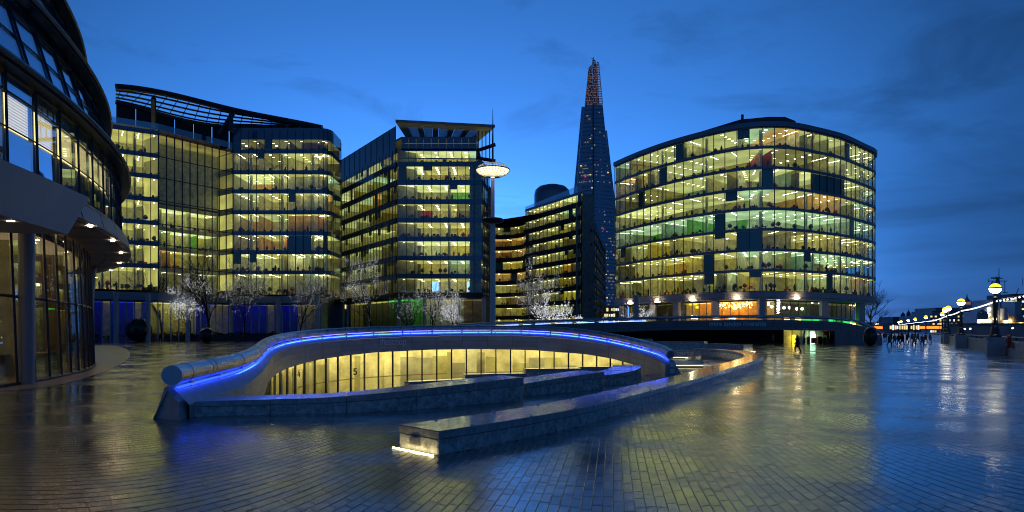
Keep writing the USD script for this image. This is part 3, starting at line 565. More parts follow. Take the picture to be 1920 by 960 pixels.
# open frame at the right end below the canopy
for k, px in enumerate((897, 904, 911, 918, 924)):
    y = Yc - 0.6; MB().tube([W(px, 245, y), W(px, 297, y)], 0.11, 5).build('screen_fin', 'dark_metal', sb)
for py0, py1 in ((283, 271), (296, 302)):
    MB().tube([W(893, py0, Yc - 0.5), W(929, py1, Yc - 0.5)], 0.4, 6).build('screen_beam', 'dark_metal', sb)
MB().tube([W(747, 296.5, Yc - 0.6), W(902, 298, Yc - 0.6)], 0.12, 6).build('terrace_rail', 'fascia_stone', sb)
end = bays((GX(905.8, Yc), Yc), (GX(917, Yc + 9), Yc + 9), 4)
facade(sb, end, zq[1:-1], 34, lambda j, i: 'ceiling_dim', lambda j, i, r: r.choice(('wall_brown', 'wall_cream')), glass='glass_dark', up=0.35, dn=0.85, ledge=0.03, spandrel='spandrel_dark', D=3, lamps='dots', columns=0, furn=False)
# ground floor: dark recess with green light
gf = offs(side[8:] + front, 1.2)
gf = np.vstack([resample(offs(side, 1.4), 13)[3:-1], resample(offs(front, 1.6), 9)])
facade(sb, gf, [0.0, zq[1] - 0.9], 35, lambda j, i: 'ceiling_green' if 5 <= i <= 10 else 'ceiling_warm', lambda j, i, r: 'wall_green' if 5 <= i <= 9 else r.choice(('wall_cream', 'wall_brown', 'wall_pale')), glass='glass_clear', up=0.1, dn=0.3, D=4, lamps=None, columns=0, blinds=0, mull=0.14, partition=0)
q = np.array(side[:-1] + front); MB().strip(v3(q, zq[1] - 0.85), v3(q, zq[1] + 0.3)).strip(v3(offs(q, 5), zq[1] - 0.85), v3(q, zq[1] - 0.85)).build('storey_band', 'spandrel_dark', sb)
for px in (640, 690, 748, 800, 850, 902):
    k = np.argmin(abs(q[:, 0] / q[:, 1] - (px - 960) / FPX)); c = q[k] + np.array([0.2, 0.5])
    MB().lathe([(0.4, 0), (0.4, zq[1] - 0.8)], (c[0], c[1], 0), 10).build('ground_column', 'mullion_grey', sb, 40)
m = MB(); 
for px, w, h, mt in ((816, 1.5, 2.2, 'screen_blue'), (880, 1.0, 2.2, 'screen_blue')):
    c = W(px, 540, Yc + 3); MB().box((c[0], c[1], zq[1] + 1.8), (w, 0.1, h)).build('wall_screen', mt, sb)
core(sb, [tuple(p) for p in offs(side, 5.1)][:-2] + [(front[0][0] + 4, Yc + 8.1), (front[-1][0] - 3, Yc + 8.1), (front[-1][0] + 1, Yc + 38), (side[0][0] + 12, 205)], 0, zq[-1])
MB().prism([(front[0][0] + 0.5, Yc + 1.4), (front[-1][0] - 1.5, Yc + 1.4), (front[-1][0] - 1, Yc + 30), (side[0][0] + 5, 190), (side[0][0] + 0.5, 175.3)], zr - 0.3, zr + 0.1).build('roof', 'roof_dark', sb)

# ---------------------------------------------------------------- office building with a sharp prow, behind the lamp mast
pb = thing('prow_office_building', 'dark glass office building with a sharp prow and concave wing, in front of the skyscraper', 'building')
zp = [0.0] + [GZ(q, 200.0) for q in (590, 564, 538, 511, 485, 459, 433, 407, 381)] + [GZ(346, 200)]
mainp = bays((GX(985, 230), 230), (GX(1090, 200), 200), 14)
rightp = bays((GX(1090.6, 200.6), 200.6), (GX(1134, 318), 318), 14)
wing = resample(spline([(GX(905, 238), 238), (GX(930, 242), 242), (GX(955, 241), 241), (GX(984.4, 230.6), 230.6)], 40), 9)
pw = lambda j, i, r: r.choice(('wall_yellow', 'wall_cream', 'wall_brown', 'wall_olive', 'wall_cream', 'wall_yellow'))
kw = dict(glass='glass_bronze', up=0.5, dn=0.95, ledge=0.55, spandrel='spandrel_dark', lamps='dots', blinds=0.14, mull=0.13)
facade(pb, mainp, zp[:-1], 41, lambda j, i: 'ceiling_soft' if (i + j) % 5 else 'ceiling_dim', pw, D=5, columns=3, **kw)
facade(pb, mainp, [zp[-2], zp[-1] - 2.6], 42, lambda j, i: 'ceiling_warm', pw, D=5, up=0.5, dn=0.3, ledge=0.05, spandrel='spandrel_blue', lamps='dots', blinds=0.05, columns=0)
facade(pb, rightp, zp[:-1], 43, lambda j, i: 'ceiling_warm' if (i + j) % 3 else 'ceiling_dim', pw, D=1.8, columns=0, furn=False, mull_d=0.5, **kw)
facade(pb, wing, zp[:-1], 44, lambda j, i: 'ceiling_amber' if j in (6, 7, 4) else 'ceiling_warm', pw, D=6, columns=0, **kw)
a, c = np.array(mainp[-1]), np.array(rightp[-1])
MB().hexa([(*a, zp[-2] + 0.6), (*c, zp[-2] + 0.6), (c[0] - 2, c[1], zp[-2] + 0.6), (a[0] - 1, a[1] + 2, zp[-2] + 0.6)], [(*a, zp[-1]), (*c, zp[-2] + 1.0), (c[0] - 2, c[1], zp[-2] + 1.0), (a[0] - 1, a[1] + 2, zp[-1])]).build('prow_screen', 'spandrel_dark', pb)
b = np.array(mainp[0]); MB().hexa([(*b, zp[-1] - 2.8), (*a, zp[-1] - 2.8), (a[0], a[1] + 0.3, zp[-1] - 2.8), (b[0], b[1] + 0.3, zp[-1] - 2.8)], [(*b, zp[-1] - 1.2), (*a, zp[-1]), (a[0], a[1] + 0.3, zp[-1]), (b[0], b[1] + 0.3, zp[-1] - 1.2)]).build('glass_balustrade', 'glass_blue', pb)
wv = np.array(wing); MB().strip(v3(wv - (0, 0.6), zp[-2] + 0.55), v3(wv - (0, 0.6), zp[-2] + 1.6)).strip(v3(wv - (0, 0.6), zp[-2] + 1.6), v3(wv + (0, 6), zp[-2] + 1.6)).build('wing_roof_edge', 'spandrel_dark', pb)
dm = W(1035, 378, 262); MB().lathe([(7.4, -9), (7.4, 3), (7.0, 5), (5.6, 6.4), (3, 7.2), (0.1, 7.4)], (dm[0], dm[1], GZ(378, 262) - 0.5), 24).build('roof_drum', 'spandrel_blue', pb, 40)
core(pb, [tuple(p) for p in offs(wing, 6.1)][:-2] + [tuple(p) for p in offs(mainp, 5.1)][2:-2] + [(a[0] - 1.0, a[1] + 22), (c[0] - 7, c[1]), (GX(905, 330), 330)], 0, zp[-2] + 0.3)

# ---------------------------------------------------------------- pyramid skyscraper
sk = thing('pyramid_skyscraper', 'tall tapering glass skyscraper with a glowing open spire', 'skyscraper')
YS = 760.0
def T(px, py, y=YS): return W(px, py, y)
def facet(pts, name='glass_facet', m='tower_glass'):
    f = [[0, i + 1, i] for i in range(1, len(pts) - 1)]
    back = [np.array(p) + (0, 4, 0) for p in pts]
    v = list(pts) + back; n = len(pts)
    f += [[n, n + i, n + i + 1] for i in range(1, n - 1)]
    for i in range(n): j = (i + 1) % n; f += [[i, j, n + j], [i, n + j, n + i]]
    return part(name, (np.array(v), np.array(f)), m, sk)
YF = YS - 22
left_f = [T(1060, 610, YS + 6), T(1113, 610, YF), T(1112, 196, YF + 14), T(1097, 196, YS - 2), T(1089, 262, YS)]
right_f = [T(1113.2, 610, YF), T(1172, 610, YS + 8), T(1130, 196, YS - 2), T(1112.2, 196, YF + 14)]
facet(left_f); facet(right_f)
facet([T(1053, 610, YS + 26), T(1080, 610, YS + 16), T(1096.5, 200, YS + 12), T(1090.5, 200, YS + 14)]); facet([T(1150, 610, YS + 12), T(1180, 610, YS + 30), T(1138, 244, YS + 22), T(1133, 246, YS + 12)])
facet([T(1064, 610, YS + 60), T(1168, 610, YS + 60), T(1126, 200, YS + 30), T(1099, 200, YS + 30)])
rng = random.Random(8)
def onf(pts, u, py):                                         # a point on the left or right facet
    def edge(a, c):
        t = (py - a) / (c - a); return t
    t = (610 - py) / 414
    a = pts[0] * (1 - t) + (pts[3] if len(pts) > 4 else pts[3]) * t; c = pts[1] * (1 - t) + pts[2] * t
    return a * (1 - u) + c * u - np.array([0, 0.8, 0])
m, m2 = MB(), MB()
for row in range(64):
    py = 205 + row * 6.2
    for f in (left_f, right_f):
        n = int(4 + row * 0.16); dens = 0.05 + 0.10 * (math.sin(row * 0.9) > 0.3) + (0.45 if row in (17, 18, 19, 20, 22, 50, 51, 52, 53, 56, 57) else 0) + 0.08 * (row > 34)
        for k in range(n):
            if rng.random() < dens:
                p = onf(f, (k + 0.5) / n + rng.uniform(-0.05, 0.05), py); w = rng.uniform(0.5, 1.1)
                (m if rng.random() < 0.75 else m2).box(p, (2 * w, 0.3, rng.uniform(0.7, 1.3)), -0.5 if f is left_f else 0.5)
stuff(m.build('lit_windows', 'tower_light', sk)); stuff(m2.build('lit_windows', 'far_window', sk))
for k, py in enumerate(range(206, 606, 8)):                   # storey edges, proud of the glass
    for f in (left_f, right_f): MB().tube([onf(f, 0.02, py), onf(f, 0.98, py)], 0.2, 4, False).build('storey_edge', 'storey_line', sk)
MB().tube([onf(left_f, 1, 608), onf(left_f, 1, 196)], 0.8, 5).build('glass_edge', 'mullion_dark', sk)
for py in (238, 238.5, 330, 332, 430, 300):
    for f in (left_f, right_f):
        if rng.random() < 0.4: MB().box(onf(f, 0.45, py), (1.2, 0.5, 0.9)).build('red_beacon', 'red_beacon', sk)
# open spire: four separate screens of steel and glass with lit floors between
for sl, pts in enumerate(((( 1097, 196), (1104, 128), (1109, 122), (1110.5, 196)), ((1111.5, 196), (1111.0, 112), (1115.5, 113), (1119, 126), (1123, 196)), ((1119, 140), (1120, 116), (1122.5, 118), (1130, 196), (1122, 196)))):
    y = YS - 6 + 3 * sl
    P = Polygon(pts)
    for py in np.arange(114, 197, 3.2):
        c = P.intersection(LineString([(1080, py), (1150, py)]))
        if c.is_empty or c.length < 0.8: continue
        x0, _, x1, _ = c.bounds
        MB().box((W((x0 + x1) / 2, py, y)), ((x1 - x0) / FPX * y, 1.2, 0.5)).build('spire_floor', 'mullion_grey', sk)
        lm = MB()
        for q in np.arange(x0 + 0.4, x1, 1.25):
            if rng.random() < 0.6: lm.box(W(q, py + 1.2, y - 0.9), (0.5, 0.3, 0.9))
        if lm.n: stuff(lm.build('spire_lights', 'spire_glow', sk))
    ring = list(pts)
    for i in range(len(ring) - 1): MB().tube([W(*ring[i], y), W(*ring[i + 1], y)], 0.42, 5).build('spire_mast', 'mullion_grey', sk)
    for u in (0.33, 0.66):
        MB().tube([W(ring[0][0] * (1 - u) + ring[-1][0] * u, 196, y), W(ring[1][0] * (1 - u) + ring[-2][0] * u, max(ring[1][1], ring[-2][1]), y)], 0.25, 4).build('spire_mast', 'mullion_dark', sk)
    facet([W(*q, y + 3) for q in pts], 'spire_screen', 'tower_glass') if sl != 2 else None
MB().tube([W(1113, 114, YS), W(1113, 107, YS)], 0.4, 5).tube([W(1113, 110, YS), W(1108, 109, YS)], 0.3, 5).build('roof_crane', 'dark_metal', sk)

# ---------------------------------------------------------------- rounded leaning hall on the left
hall = thing('rounded_glass_hall', 'leaning round glass hall with dark ledges and overhanging canopy at the left edge', 'building')
HC, HR = np.array([-73.1, 11.4]), 57.0
def lean(z): return np.array([np.interp(z, (7, 11.3, 11.9, 15.2, 15.9, 19.3, 19.9, 23.3, 30), (0, -0.1, -0.25, -1.3, -1.5, -2.9, -3.1, -5.0, -9.5)), 0.0])
def ring(R, z, A): c = HC + lean(z); return [(c[0] + R * math.cos(a), c[1] + R * math.sin(a), z) for a in A]
A0, A1 = math.radians(-14), math.radians(62)
def arc(n): return np.linspace(A0, A1, n)
fine = arc(100)
def band(R0, R1, z0, z1, name, mt, A=fine):
    m = MB(); m.strip(ring(R1, z0, A), ring(R1, z1, A)); m.strip(ring(R1, z1, A), ring(R0, z1, A)); m.strip(ring(R0, z0, A), ring(R1, z0, A)); m.strip(ring(R0, z1, A), ring(R0, z0, A))
    m.quad(*(ring(r, z, A[:1])[0] for r, z in ((R0, z0), (R1, z0), (R1, z1), (R0, z1)))); m.quad(*(ring(r, z, A[-1:])[0] for r, z in ((R0, z0), (R1, z0), (R1, z1), (R0, z1))))
    return m.build(name, mt, hall, 30)
bay = arc(37)
rows = [(7.95, 11.35), (11.95, 15.25), (15.95, 19.35), (19.95, 23.4)]
for r, (z0, z1) in enumerate(rows):
    cuts = [z0, z0 + (z1 - z0) * 0.42, z0 + (z1 - z0) * 0.80, z1]
    for i in range(36):
        a = np.array([bay[i] + 0.0012, bay[i + 1] - 0.0012])
        for k in range(3):
            u, w = cuts[k] + 0.03, cuts[k + 1] - 0.03
            lo, hi = ring(56.45, u, a), ring(56.45, w, a); li, hi2 = ring(56.41, u, a), ring(56.41, w, a)
            MB().hexa([lo[0], lo[1], li[1], li[0]], [hi[0], hi[1], hi2[1], hi2[0]]).build('pane', 'glass_blue', hall)
        aa = np.array([bay[i] + 0.002, bay[i + 1] - 0.002])
        for k, mt in ((0, 'blind_dark'), (2, 'blind_dark')):
            MB().strip(ring(56.33, cuts[k], aa), ring(56.33, cuts[k + 1], aa)).build('back_panel', mt, hall)
        m = MB(); n = 11; u, w = cuts[1] + 0.04, cuts[2] - 0.04; aa = np.array([bay[i] + 0.004, bay[i + 1] - 0.004]); lit = (r == 0 and 11 <= i <= 17)
        for k in range(n):
            z = u + (w - u) * (k + 0.5) / n; m.quad(ring(56.37, z - 0.026, aa)[0], ring(56.37, z - 0.026, aa)[1], ring(56.34, z + 0.022, aa)[1], ring(56.34, z + 0.022, aa)[0])
        m.build('venetian_blind', 'blind_slat', hall)
        MB().strip(ring(56.30, u - 0.03, aa), ring(56.30, w + 0.03, aa)).build('lit_room' if lit else 'back_panel', 'blind_lamp' if lit else 'blind_grey', hall)
    for i in range(37):
        MB().tube([ring(56.5, z0, bay[i:i + 1])[0], ring(56.5, z1, bay[i:i + 1])[0]], 0.055, 4).build('mullion', 'dark_metal', hall)
    for k in (1, 2): MB().tube(ring(56.5, cuts[k], fine), 0.035, 4).build('transom', 'dark_metal', hall)
    MB().strip(ring(55.8, z0 - 0.3, fine), ring(55.8, z1 + 0.3, fine)).build('room_wall', 'seam_dark', hall)
    band(54.5, 56.95, z1 + 0.06, z1 + 0.52, 'ledge', 'dark_metal'); band(54.5, 56.7, z0 - 0.10, z0 - 0.01, 'sill', 'mullion_grey')
    MB().tube(ring(57.02, z1 + 0.29, fine), 0.14, 6).build('ledge_tube', 'dark_metal', hall, 40)
# canopy: fascia panels, soffit panels, downlights
pan = arc(26)
for i in range(25):
    a = np.linspace(pan[i] + 0.0012, pan[i + 1] - 0.0012, 4); m = MB()
    lo, hi, li, hi2 = ring(57.0, 7.0, a), ring(56.85, 7.72, a), ring(56.6, 7.02, a), ring(56.6, 7.72, a)
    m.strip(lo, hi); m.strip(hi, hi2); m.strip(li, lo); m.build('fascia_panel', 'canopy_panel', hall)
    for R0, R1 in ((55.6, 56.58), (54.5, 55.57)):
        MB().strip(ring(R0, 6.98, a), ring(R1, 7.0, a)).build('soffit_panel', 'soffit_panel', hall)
band(54.0, 56.5, 7.74, 7.86, 'fascia_rail', 'mullion_grey')
MB().strip(ring(54.0, 7.03, fine), ring(56.9, 7.03, fine)).build('soffit_backing', 'seam_dark', hall)
for px, py in ((168, 424), (211, 451), (227, 474), (224, 493), (208, 507), (180, 519), (118, 430), (40, 405)):
    y = (6.98 - EYE) * FPX / (HZ - py); x = GX(px, y)
    MB().lathe([(0.10, -0.005), (0.10, 0.0)], (x, y, 6.955), 10).add([(x + 0.1 * math.cos(t), y + 0.1 * math.sin(t), 6.95) for t in np.arange(10) * 0.6283], [[0, j, j + 1] for j in range(1, 9)]).build('downlight', 'downlight', hall)
# entrance hood near the left edge
hcut = [A0, math.radians(-6), math.radians(1.0), math.radians(6.6), math.radians(12.2)]
for k in range(4):
    ha = np.linspace(hcut[k] + 0.0006, hcut[k + 1] - 0.0006, 4); m = MB()
    o, t_, i_, it = ring(58.0, 5.75, ha), ring(58.3, 7.35, ha), ring(55.5, 5.75, ha), ring(55.5, 7.35, ha)
    if k == 3: t_[-1] = ring(58.3, 7.35, [math.radians(13.3)])[0]
    m.strip(o, t_); m.strip(t_, it); m.strip(i_, o); m.quad(o[-1], t_[-1], it[-1], i_[-1]); m.quad(i_[0], it[0], t_[0], o[0]); m.build('entrance_hood_panel', 'canopy_panel', hall)
w = W(20, 414, 21.5); y = (5.74 - EYE) * FPX / (HZ - 415); x = GX(20, y)
MB().add([(x + 0.1 * math.cos(t), y + 0.1 * math.sin(t), 5.735) for t in np.arange(10) * 0.6283], [[0, j, j + 1] for j in range(1, 9)]).build('downlight', 'downlight', hall)
# ground storey
gb = arc(45)
for i in range(44):
    a = np.array([gb[i] + 0.0008, gb[i + 1] - 0.0008])
    for z0, z1 in ((0.12, 3.55), (3.65, 6.9)):
        def rr(z): return 54.95 - 0.25 * z / 6.9
        lo, hi, li, hi2 = ring(rr(z0), z0, a), ring(rr(z1), z1, a), ring(rr(z0) - 0.04, z0, a), ring(rr(z1) - 0.04, z1, a)
        MB().hexa([lo[0], lo[1], li[1], li[0]], [hi[0], hi[1], hi2[1], hi2[0]]).build('pane', 'glass_hall', hall)
    MB().tube([ring(55.0, 0.0, gb[i:i + 1])[0], ring(54.74, 6.95, gb[i:i + 1])[0]], 0.06, 4).build('mullion', 'dark_metal', hall)
for z, R in ((0.06, 55.0), (3.6, 54.85)): MB().tube(ring(R, z, fine), 0.06, 4).build('transom', 'dark_metal', hall)
MB().strip(ring(46, 0.03, fine), ring(55.1, 0.03, fine)).build('hall_floor', 'wall_brown', hall)
MB().strip(ring(46, 6.6, fine), ring(54.2, 6.6, fine)).build('hall_ceiling', 'ceiling_hall', hall)
MB().quad(ring(54.4, 0.02, [A1])[0], ring(30.0, 0.02, [A1])[0], ring(30.0, 6.9, [A1])[0], ring(54.4, 6.9, [A1])[0]).build('hall_wall', 'wall_brown', hall)
aa = np.linspace(A0, math.radians(62), 20)
for i in range(19):
    MB().strip(ring(46, 0.03, aa[i:i + 2]), ring(46, 6.6, aa[i:i + 2])).build('hall_wall', ('wall_brown', 'wall_grey', 'wall_olive', 'wall_brown')[i % 4], hall)
rng = random.Random(12)
for k in range(9):
    a = math.radians(6 + 2.6 * k); p = ring(rng.uniform(51.5, 53.6), 0.03, [a])[0]
    MB().box((p[0], p[1], 1.04), (0.9, 1.6, 0.06), a).box((p[0], p[1], 0.52), (0.5, 0.08, 0.96), a).box((p[0] , p[1] + 0.6, 0.52), (0.5, 0.08, 0.96), a).build('counter', 'wall_cream' if k % 2 else 'mullion_grey', hall)
    q = ring(49.0, 5.6, [a + 0.02])[0]; MB().lathe([(0.02, 0.2), (0.22, 0.12), (0.22, 0), (0.02, 0)], q, 8).build('hall_lamp', 'lamp_warm', hall)
for k, d_ in enumerate((22, 29, 37, 46, 54)):
    a = [math.radians(d_)]; MB().quad(ring(46, 0.03, a)[0], ring(53.6, 0.03, a)[0], ring(53.6, 6.6, a)[0], ring(46, 6.6, a)[0]).build('hall_partition', ('wall_olive', 'wall_brown', 'wall_grey')[k % 3], hall)
for k in range(6):
    a = math.radians(8 + 3.4 * k); p = ring(50.0, 0, [a])[0]; MB().box((p[0], p[1], 2.4), (0.4, 0.5, 4.7), a).build('hall_pier', 'wall_cream', hall)
MB().tube([W(50, 720, 26.4) * (1, 1, 0), W(50, 425, 26.4) * (1, 1, 0) + (0, 0, 7.0)], 0.29, 16).build('column', 'mullion_grey', hall, 40)
MB().tube([(GX(158, 48), 48, 0), (GX(170, 48.8), 48.8, 7.0)], 0.38, 16).build('column', 'mullion_grey', hall, 40)
MB().tube([ring(56.0, 0, [math.radians(4)])[0], ring(56.3, 7, [math.radians(4)])[0]], 0.3, 16).build('column', 'mullion_grey', hall, 40)
MB().prism([p[:2] for p in ring(45.9, 0, arc(30))] + [(-90, 50), (-100, -20)], 0, 30).build('core', 'blind_dark', hall)

# ---------------------------------------------------------------- sunken amphitheatre: its curved wall with pipe rail
sc = thing('amphitheatre_wall', 'curved grey amphitheatre wall with steel pipe rail, blue light strip and yellow windows', 'wall')
PP = [(322, 704, 16), (400, 687, 18.5), (450, 674, 20.5), (478, 661, 22.5), (492, 649, 25), (512, 638, 27.5), (560, 628, 30.5), (640, 621, 33.5), (760, 616.5, 36), (900, 615, 37), (1020, 617, 36.5), (1100, 624, 35.5), (1170, 636, 34), (1220, 648, 32), (1250, 659, 30.5), (1257, 665, 30)]
NP = 160
pc = spline([W(*p) for p in PP], NP)
pr = np.interp(np.arange(NP), (0, 30, 55, 110, NP - 1), (0.255, 0.23, 0.19, 0.15, 0.20))
tz = offs(pc, 0) * 0
def scn(d): return offs(pc, -d)                              # d > 0: towards the bowl and the camera
pipe = MB().tube(pc, pr, 18).build('pipe_rail', 'brushed_steel', sc, 50)
for k in (3, 8, 9, 17, 26, 36, 47, 58, 70, 82, 94, 106, 118, 130, 142):   # joints of the pipe
    MB().tube([pc[k] - (pc[k + 1] - pc[k]) * 0.06, pc[k] + (pc[k + 1] - pc[k]) * 0.06], pr[k] + 0.006, 18).build('pipe_joint', 'mullion_grey', pipe, 50)
pxs = 960 + FPX * pc[:, 0] / pc[:, 1]
tail = np.clip((495 - pxs) / 60, 0, 1)
led_z = pc[:, 2] - pr - 0.07
rid_d = 0.30 + 0.12 * tail; rid_z = pc[:, 2] - pr - np.interp(tail, (0, 1), (0.28, 0.48))
top_in = scn(0.04); rid = np.array([scn(d)[i] for i, d in enumerate(rid_d)])
ar = [(497, 736), (503, 716), (512, 706), (520, 700), (540, 690), (570, 681), (600, 674), (650, 666.5), (700, 661), (800, 656), (900, 654.5), (1000, 656.5), (1100, 664.5), (1150, 673), (1192, 685), (1200, 690)]
def rowz(py, p): return EYE - (py - HZ) / FPX * p[1]
rpx = 960 + FPX * rid[:, 0] / rid[:, 1]
arch = np.array([rowz(np.interp(x, [a for a, _ in ar], [c for _, c in ar]), p) if 497 <= x <= 1200 else -0.02 for x, p in zip(rpx, rid)])
openm = (rpx >= 497) & (rpx <= 1200)
tail_ix = np.where(rpx < 497)[0][-1]
base_z = np.where(openm, arch, -0.02)
# sloping ledge, dark backing, cladding panels row by row
MB().strip([(*a, z) for a, z in zip(top_in, led_z)], [(*a, z) for a, z in zip(rid, rid_z)]).build('ledge', 'pedestal_stone', sc, 40); ledge = stage.GetPrimAtPath(str(sc.GetPath()) + '/ledge')
MB().strip([(*a, z - 0.01) for a, z in zip(offs(rid, 0.03), rid_z)], [(*a, z) for a, z in zip(offs(rid, 0.03), base_z)]).build('backing', 'seam_dark', sc)
MB().strip([(*a, z - 0.002) for a, z in zip(offs(rid, 0.005), base_z)], [(*a, z - 0.002) for a, z in zip(offs(rid, 0.32), base_z)]).build('window_head', 'cladding_b', sc)
edges = list(range(0, NP - 1, 6)) + [NP - 1]; rng = random.Random(2)
for a, e in zip(edges[:-1], edges[1:]):
    for k in range(7):
        zt_ = rid_z[a:e + 1] - 0.30 * k - 0.004; zb_ = np.maximum(rid_z[a:e + 1] - 0.30 * (k + 1) + 0.004, base_z[a:e + 1] + 0.0)
        if (zb_ >= zt_ - 0.01).all(): break
        zb_ = np.minimum(zb_, zt_); r = rid[a:e + 1].copy(); d = (r[-1] - r[0]); d /= np.linalg.norm(d); r[0] += d * 0.006; r[-1] -= d * 0.006
        r = r - 0  # face plane
        m = MB(); m.strip([(*p, z) for p, z in zip(r, zb_)], [(*p, z) for p, z in zip(r, zt_)])
        m.strip([(*p, z) for p, z in zip(r, zt_)], [(*p, z) for p, z in zip(offs(r, 0.03), zt_)]); m.build('cladding_panel', rng.choice(('cladding_a', 'cladding_a', 'cladding_b')), sc)
# blue light: tubes in a slot under the pipe, with brackets
for k in range(2, NP - 4, 4):
    q = scn(0.10); s = [(*q[i], led_z[i] - 0.035 - 0.05 * tail[i]) for i in range(k, min(k + 4, NP - 1))]
    s[-1] = tuple(np.array(s[-1]) * 0.93 + np.array(s[-2]) * 0.07); MB().tube(s + [tuple(np.array(s[-1]) + (np.array(s[-1]) - np.array(s[-2])) * 0.86)], 0.016, 5).build('light_tube', 'led_blue_core', ledge)
q = scn(0.17); MB().strip([(*q[i], led_z[i] - 0.005) for i in range(NP)], [(*scn(0.075)[i], led_z[i] + 0.03) for i in range(NP)]).build('light_strip', 'led_blue', sc)
for k in range(4, NP - 2, 7): MB().box((*scn(0.07)[k], led_z[k] + 0.03), (0.08, 0.10, 0.16), math.atan2(*(pc[k + 1] - pc[k])[1::-1])).build('pipe_bracket', 'brushed_steel', pipe)
# outer face and back of the wall, sloping down to the plaza
oi_ = np.where(rpx < 503)[0]; oj_ = np.where(rpx > 1192)[0]
for o_ in (oi_, oj_): MB().strip([(*scn(-0.05)[i], led_z[i] + 0.06) for i in o_], [(*scn(-0.45)[i], 0.0) for i in o_]).build('outer_face', 'cladding_b', sc, 40)
ix = np.where(openm)[0]; sub = ix[4:-2]
roofo = np.array([pc[i, :2] + (pc[i, :2] - np.array([-1, 25])) / np.linalg.norm(pc[i, :2] - np.array([-1, 25])) * (1.2 + 8.0 * min(1, max(0.0, (rpx[i] - 500) / 190), max(0.0, (1230 - rpx[i]) / 120))) for i in sub])
MB().strip([(*scn(-0.06)[i], led_z[i] - 0.02) for i in sub], [(*roofo[k], 0.02) for k in range(len(sub))]).build('roof_slope', 'parapet_clad', sc, 40)
# end blocks: stone pedestal at the near end, dark end plate with two small signs at the far end
b0_ = W(290, 785, 16.0); e = rid[0]
ped_lo = [(GX(289, 16.1), 16.1, 0), (GX(337, 15.7), 15.7, 0), (GX(355, 16.2), 16.2, 0), (GX(365, 18), 18, 0), (GX(300, 18), 18, 0)]
ped_hi = [(GX(309, 16.1), 16.1, 0.78), (GX(334, 15.8), 15.8, 0.45), (GX(346, 16.2), 16.2, 0.42), (GX(375, 18), 18, 0.62), (GX(330, 18), 18, 0.86)]
MB().hexa(ped_lo, ped_hi).build('pedestal', 'pedestal_stone', sc)
f = rid[-1]; g2 = scn(-0.45)[-1]
MB().hexa([(*f, 0), (f[0] + 0.02, f[1] - 0.15, 0), (g2[0] + 0.12, g2[1] - 0.1, 0), (*g2, 0)], [(*f, rid_z[-1]), (f[0] + 0.02, f[1] - 0.15, rid_z[-1] - 0.02), (pc[-1][0] + 0.14, pc[-1][1] - 0.1, led_z[-1]), (*scn(-0.05)[-1], led_z[-1] + 0.03)]).build('end_plate', 'cladding_b', sc)
for z in (0.32, 0.62): MB().box((f[0] + 0.32, f[1] - 0.22, z), (0.24, 0.02, 0.2), 0.25).build('small_sign', 'satin_letter', sc)
# glazing under the arch: mullions, panes, lit rooms behind
gl = offs(rid, 0.26)
gs = np.linspace(ix[0], ix[-1], 36); gpt = np.stack([np.interp(gs, np.arange(NP), gl[:, k]) for k in (0, 1)], 1); gar = np.interp(gs, np.arange(NP), arch)
lo_z = -3.2
for i in range(36):
    MB().box((*(gpt[i]), (gar[i] + lo_z) / 2), (0.07, 0.16, gar[i] - lo_z), 0).build('mullion', 'dark_metal', sc)
for i in range(35):
    d = (gpt[i + 1] - gpt[i]) * 0.06; a, c = gpt[i] + d, gpt[i + 1] - d
    MB().hexa([(*a, lo_z), (*c, lo_z), (c[0], c[1] + 0.02, lo_z), (a[0], a[1] + 0.02, lo_z)], [(*a, gar[i] - 0.0), (*c, gar[i + 1]), (c[0], c[1] + 0.02, gar[i + 1]), (a[0], a[1] + 0.02, gar[i])]).build('pane', 'glass_clear', sc)
cen = np.array([-1.0, 22.0]); gdep = np.clip(np.minimum((960 + FPX * gpt[:, 0] / gpt[:, 1] - 490) / 190, (1230 - (960 + FPX * gpt[:, 0] / gpt[:, 1])) / 120), 0.25, 1.0)[:, None]
bk = gpt + (gpt - cen) / np.linalg.norm(gpt - cen, axis=1, keepdims=True) * 2.6 * gdep
rng = random.Random(9)
MB().strip([(*p, z + 0.02) for p, z in zip(gpt, gar)], [(*p, z + 0.02) for p, z in zip(bk, gar)]).build('room_ceiling', 'ceiling_scoop', sc)
for i in range(35):
    c = 'wall_cream' if rng.random() < 0.45 else rng.choice(('wall_pale', 'wall_yellow', 'wall_olive', 'wall_olive'))
    if rng.random() < 0.8: a_, c_ = bk[i] * 0.93 + gpt[i] * 0.07, bk[i + 1] * 0.93 + gpt[i + 1] * 0.07; zz_ = gar[i] - rng.choice((0.45, 0.5, 0.55, 0.9)); MB().quad((*a_, lo_z), (*c_, lo_z), (*c_, zz_), (*a_, zz_)).build('wainscot', rng.choice(('wall_olive', 'wall_grey', 'wall_cream')), sc)
    MB().quad((*bk[i], lo_z), (*bk[i + 1], lo_z), (*bk[i + 1], gar[i + 1] + 0.02), (*bk[i], gar[i] + 0.02)).build('room_wall', c, sc)
    if i % 2 and rng.random() < 0.7:
        u = rng.uniform(0.2, 0.8); p = gpt[i] * (1 - u) + bk[i] * u; MB().box((*p, (gar[i] + lo_z) / 2 - 0.1), (rng.choice((0.14, 0.5, 0.3)), 0.14, gar[i] - lo_z - 0.2), rng.uniform(-0.3, 0.3)).build('inner_post', rng.choice(('wall_cream', 'wall_olive', 'mullion_grey')), sc)
MB().strip([(*p, -0.62 + 0.02 * k) for k, p in enumerate((gpt * 0.35 + bk * 0.65)[10:34])], [(*p, -0.56 + 0.02 * k) for k, p in enumerate((gpt * 0.35 + bk * 0.65)[10:34])]).build('inner_handrail', 'wall_brown', sc)
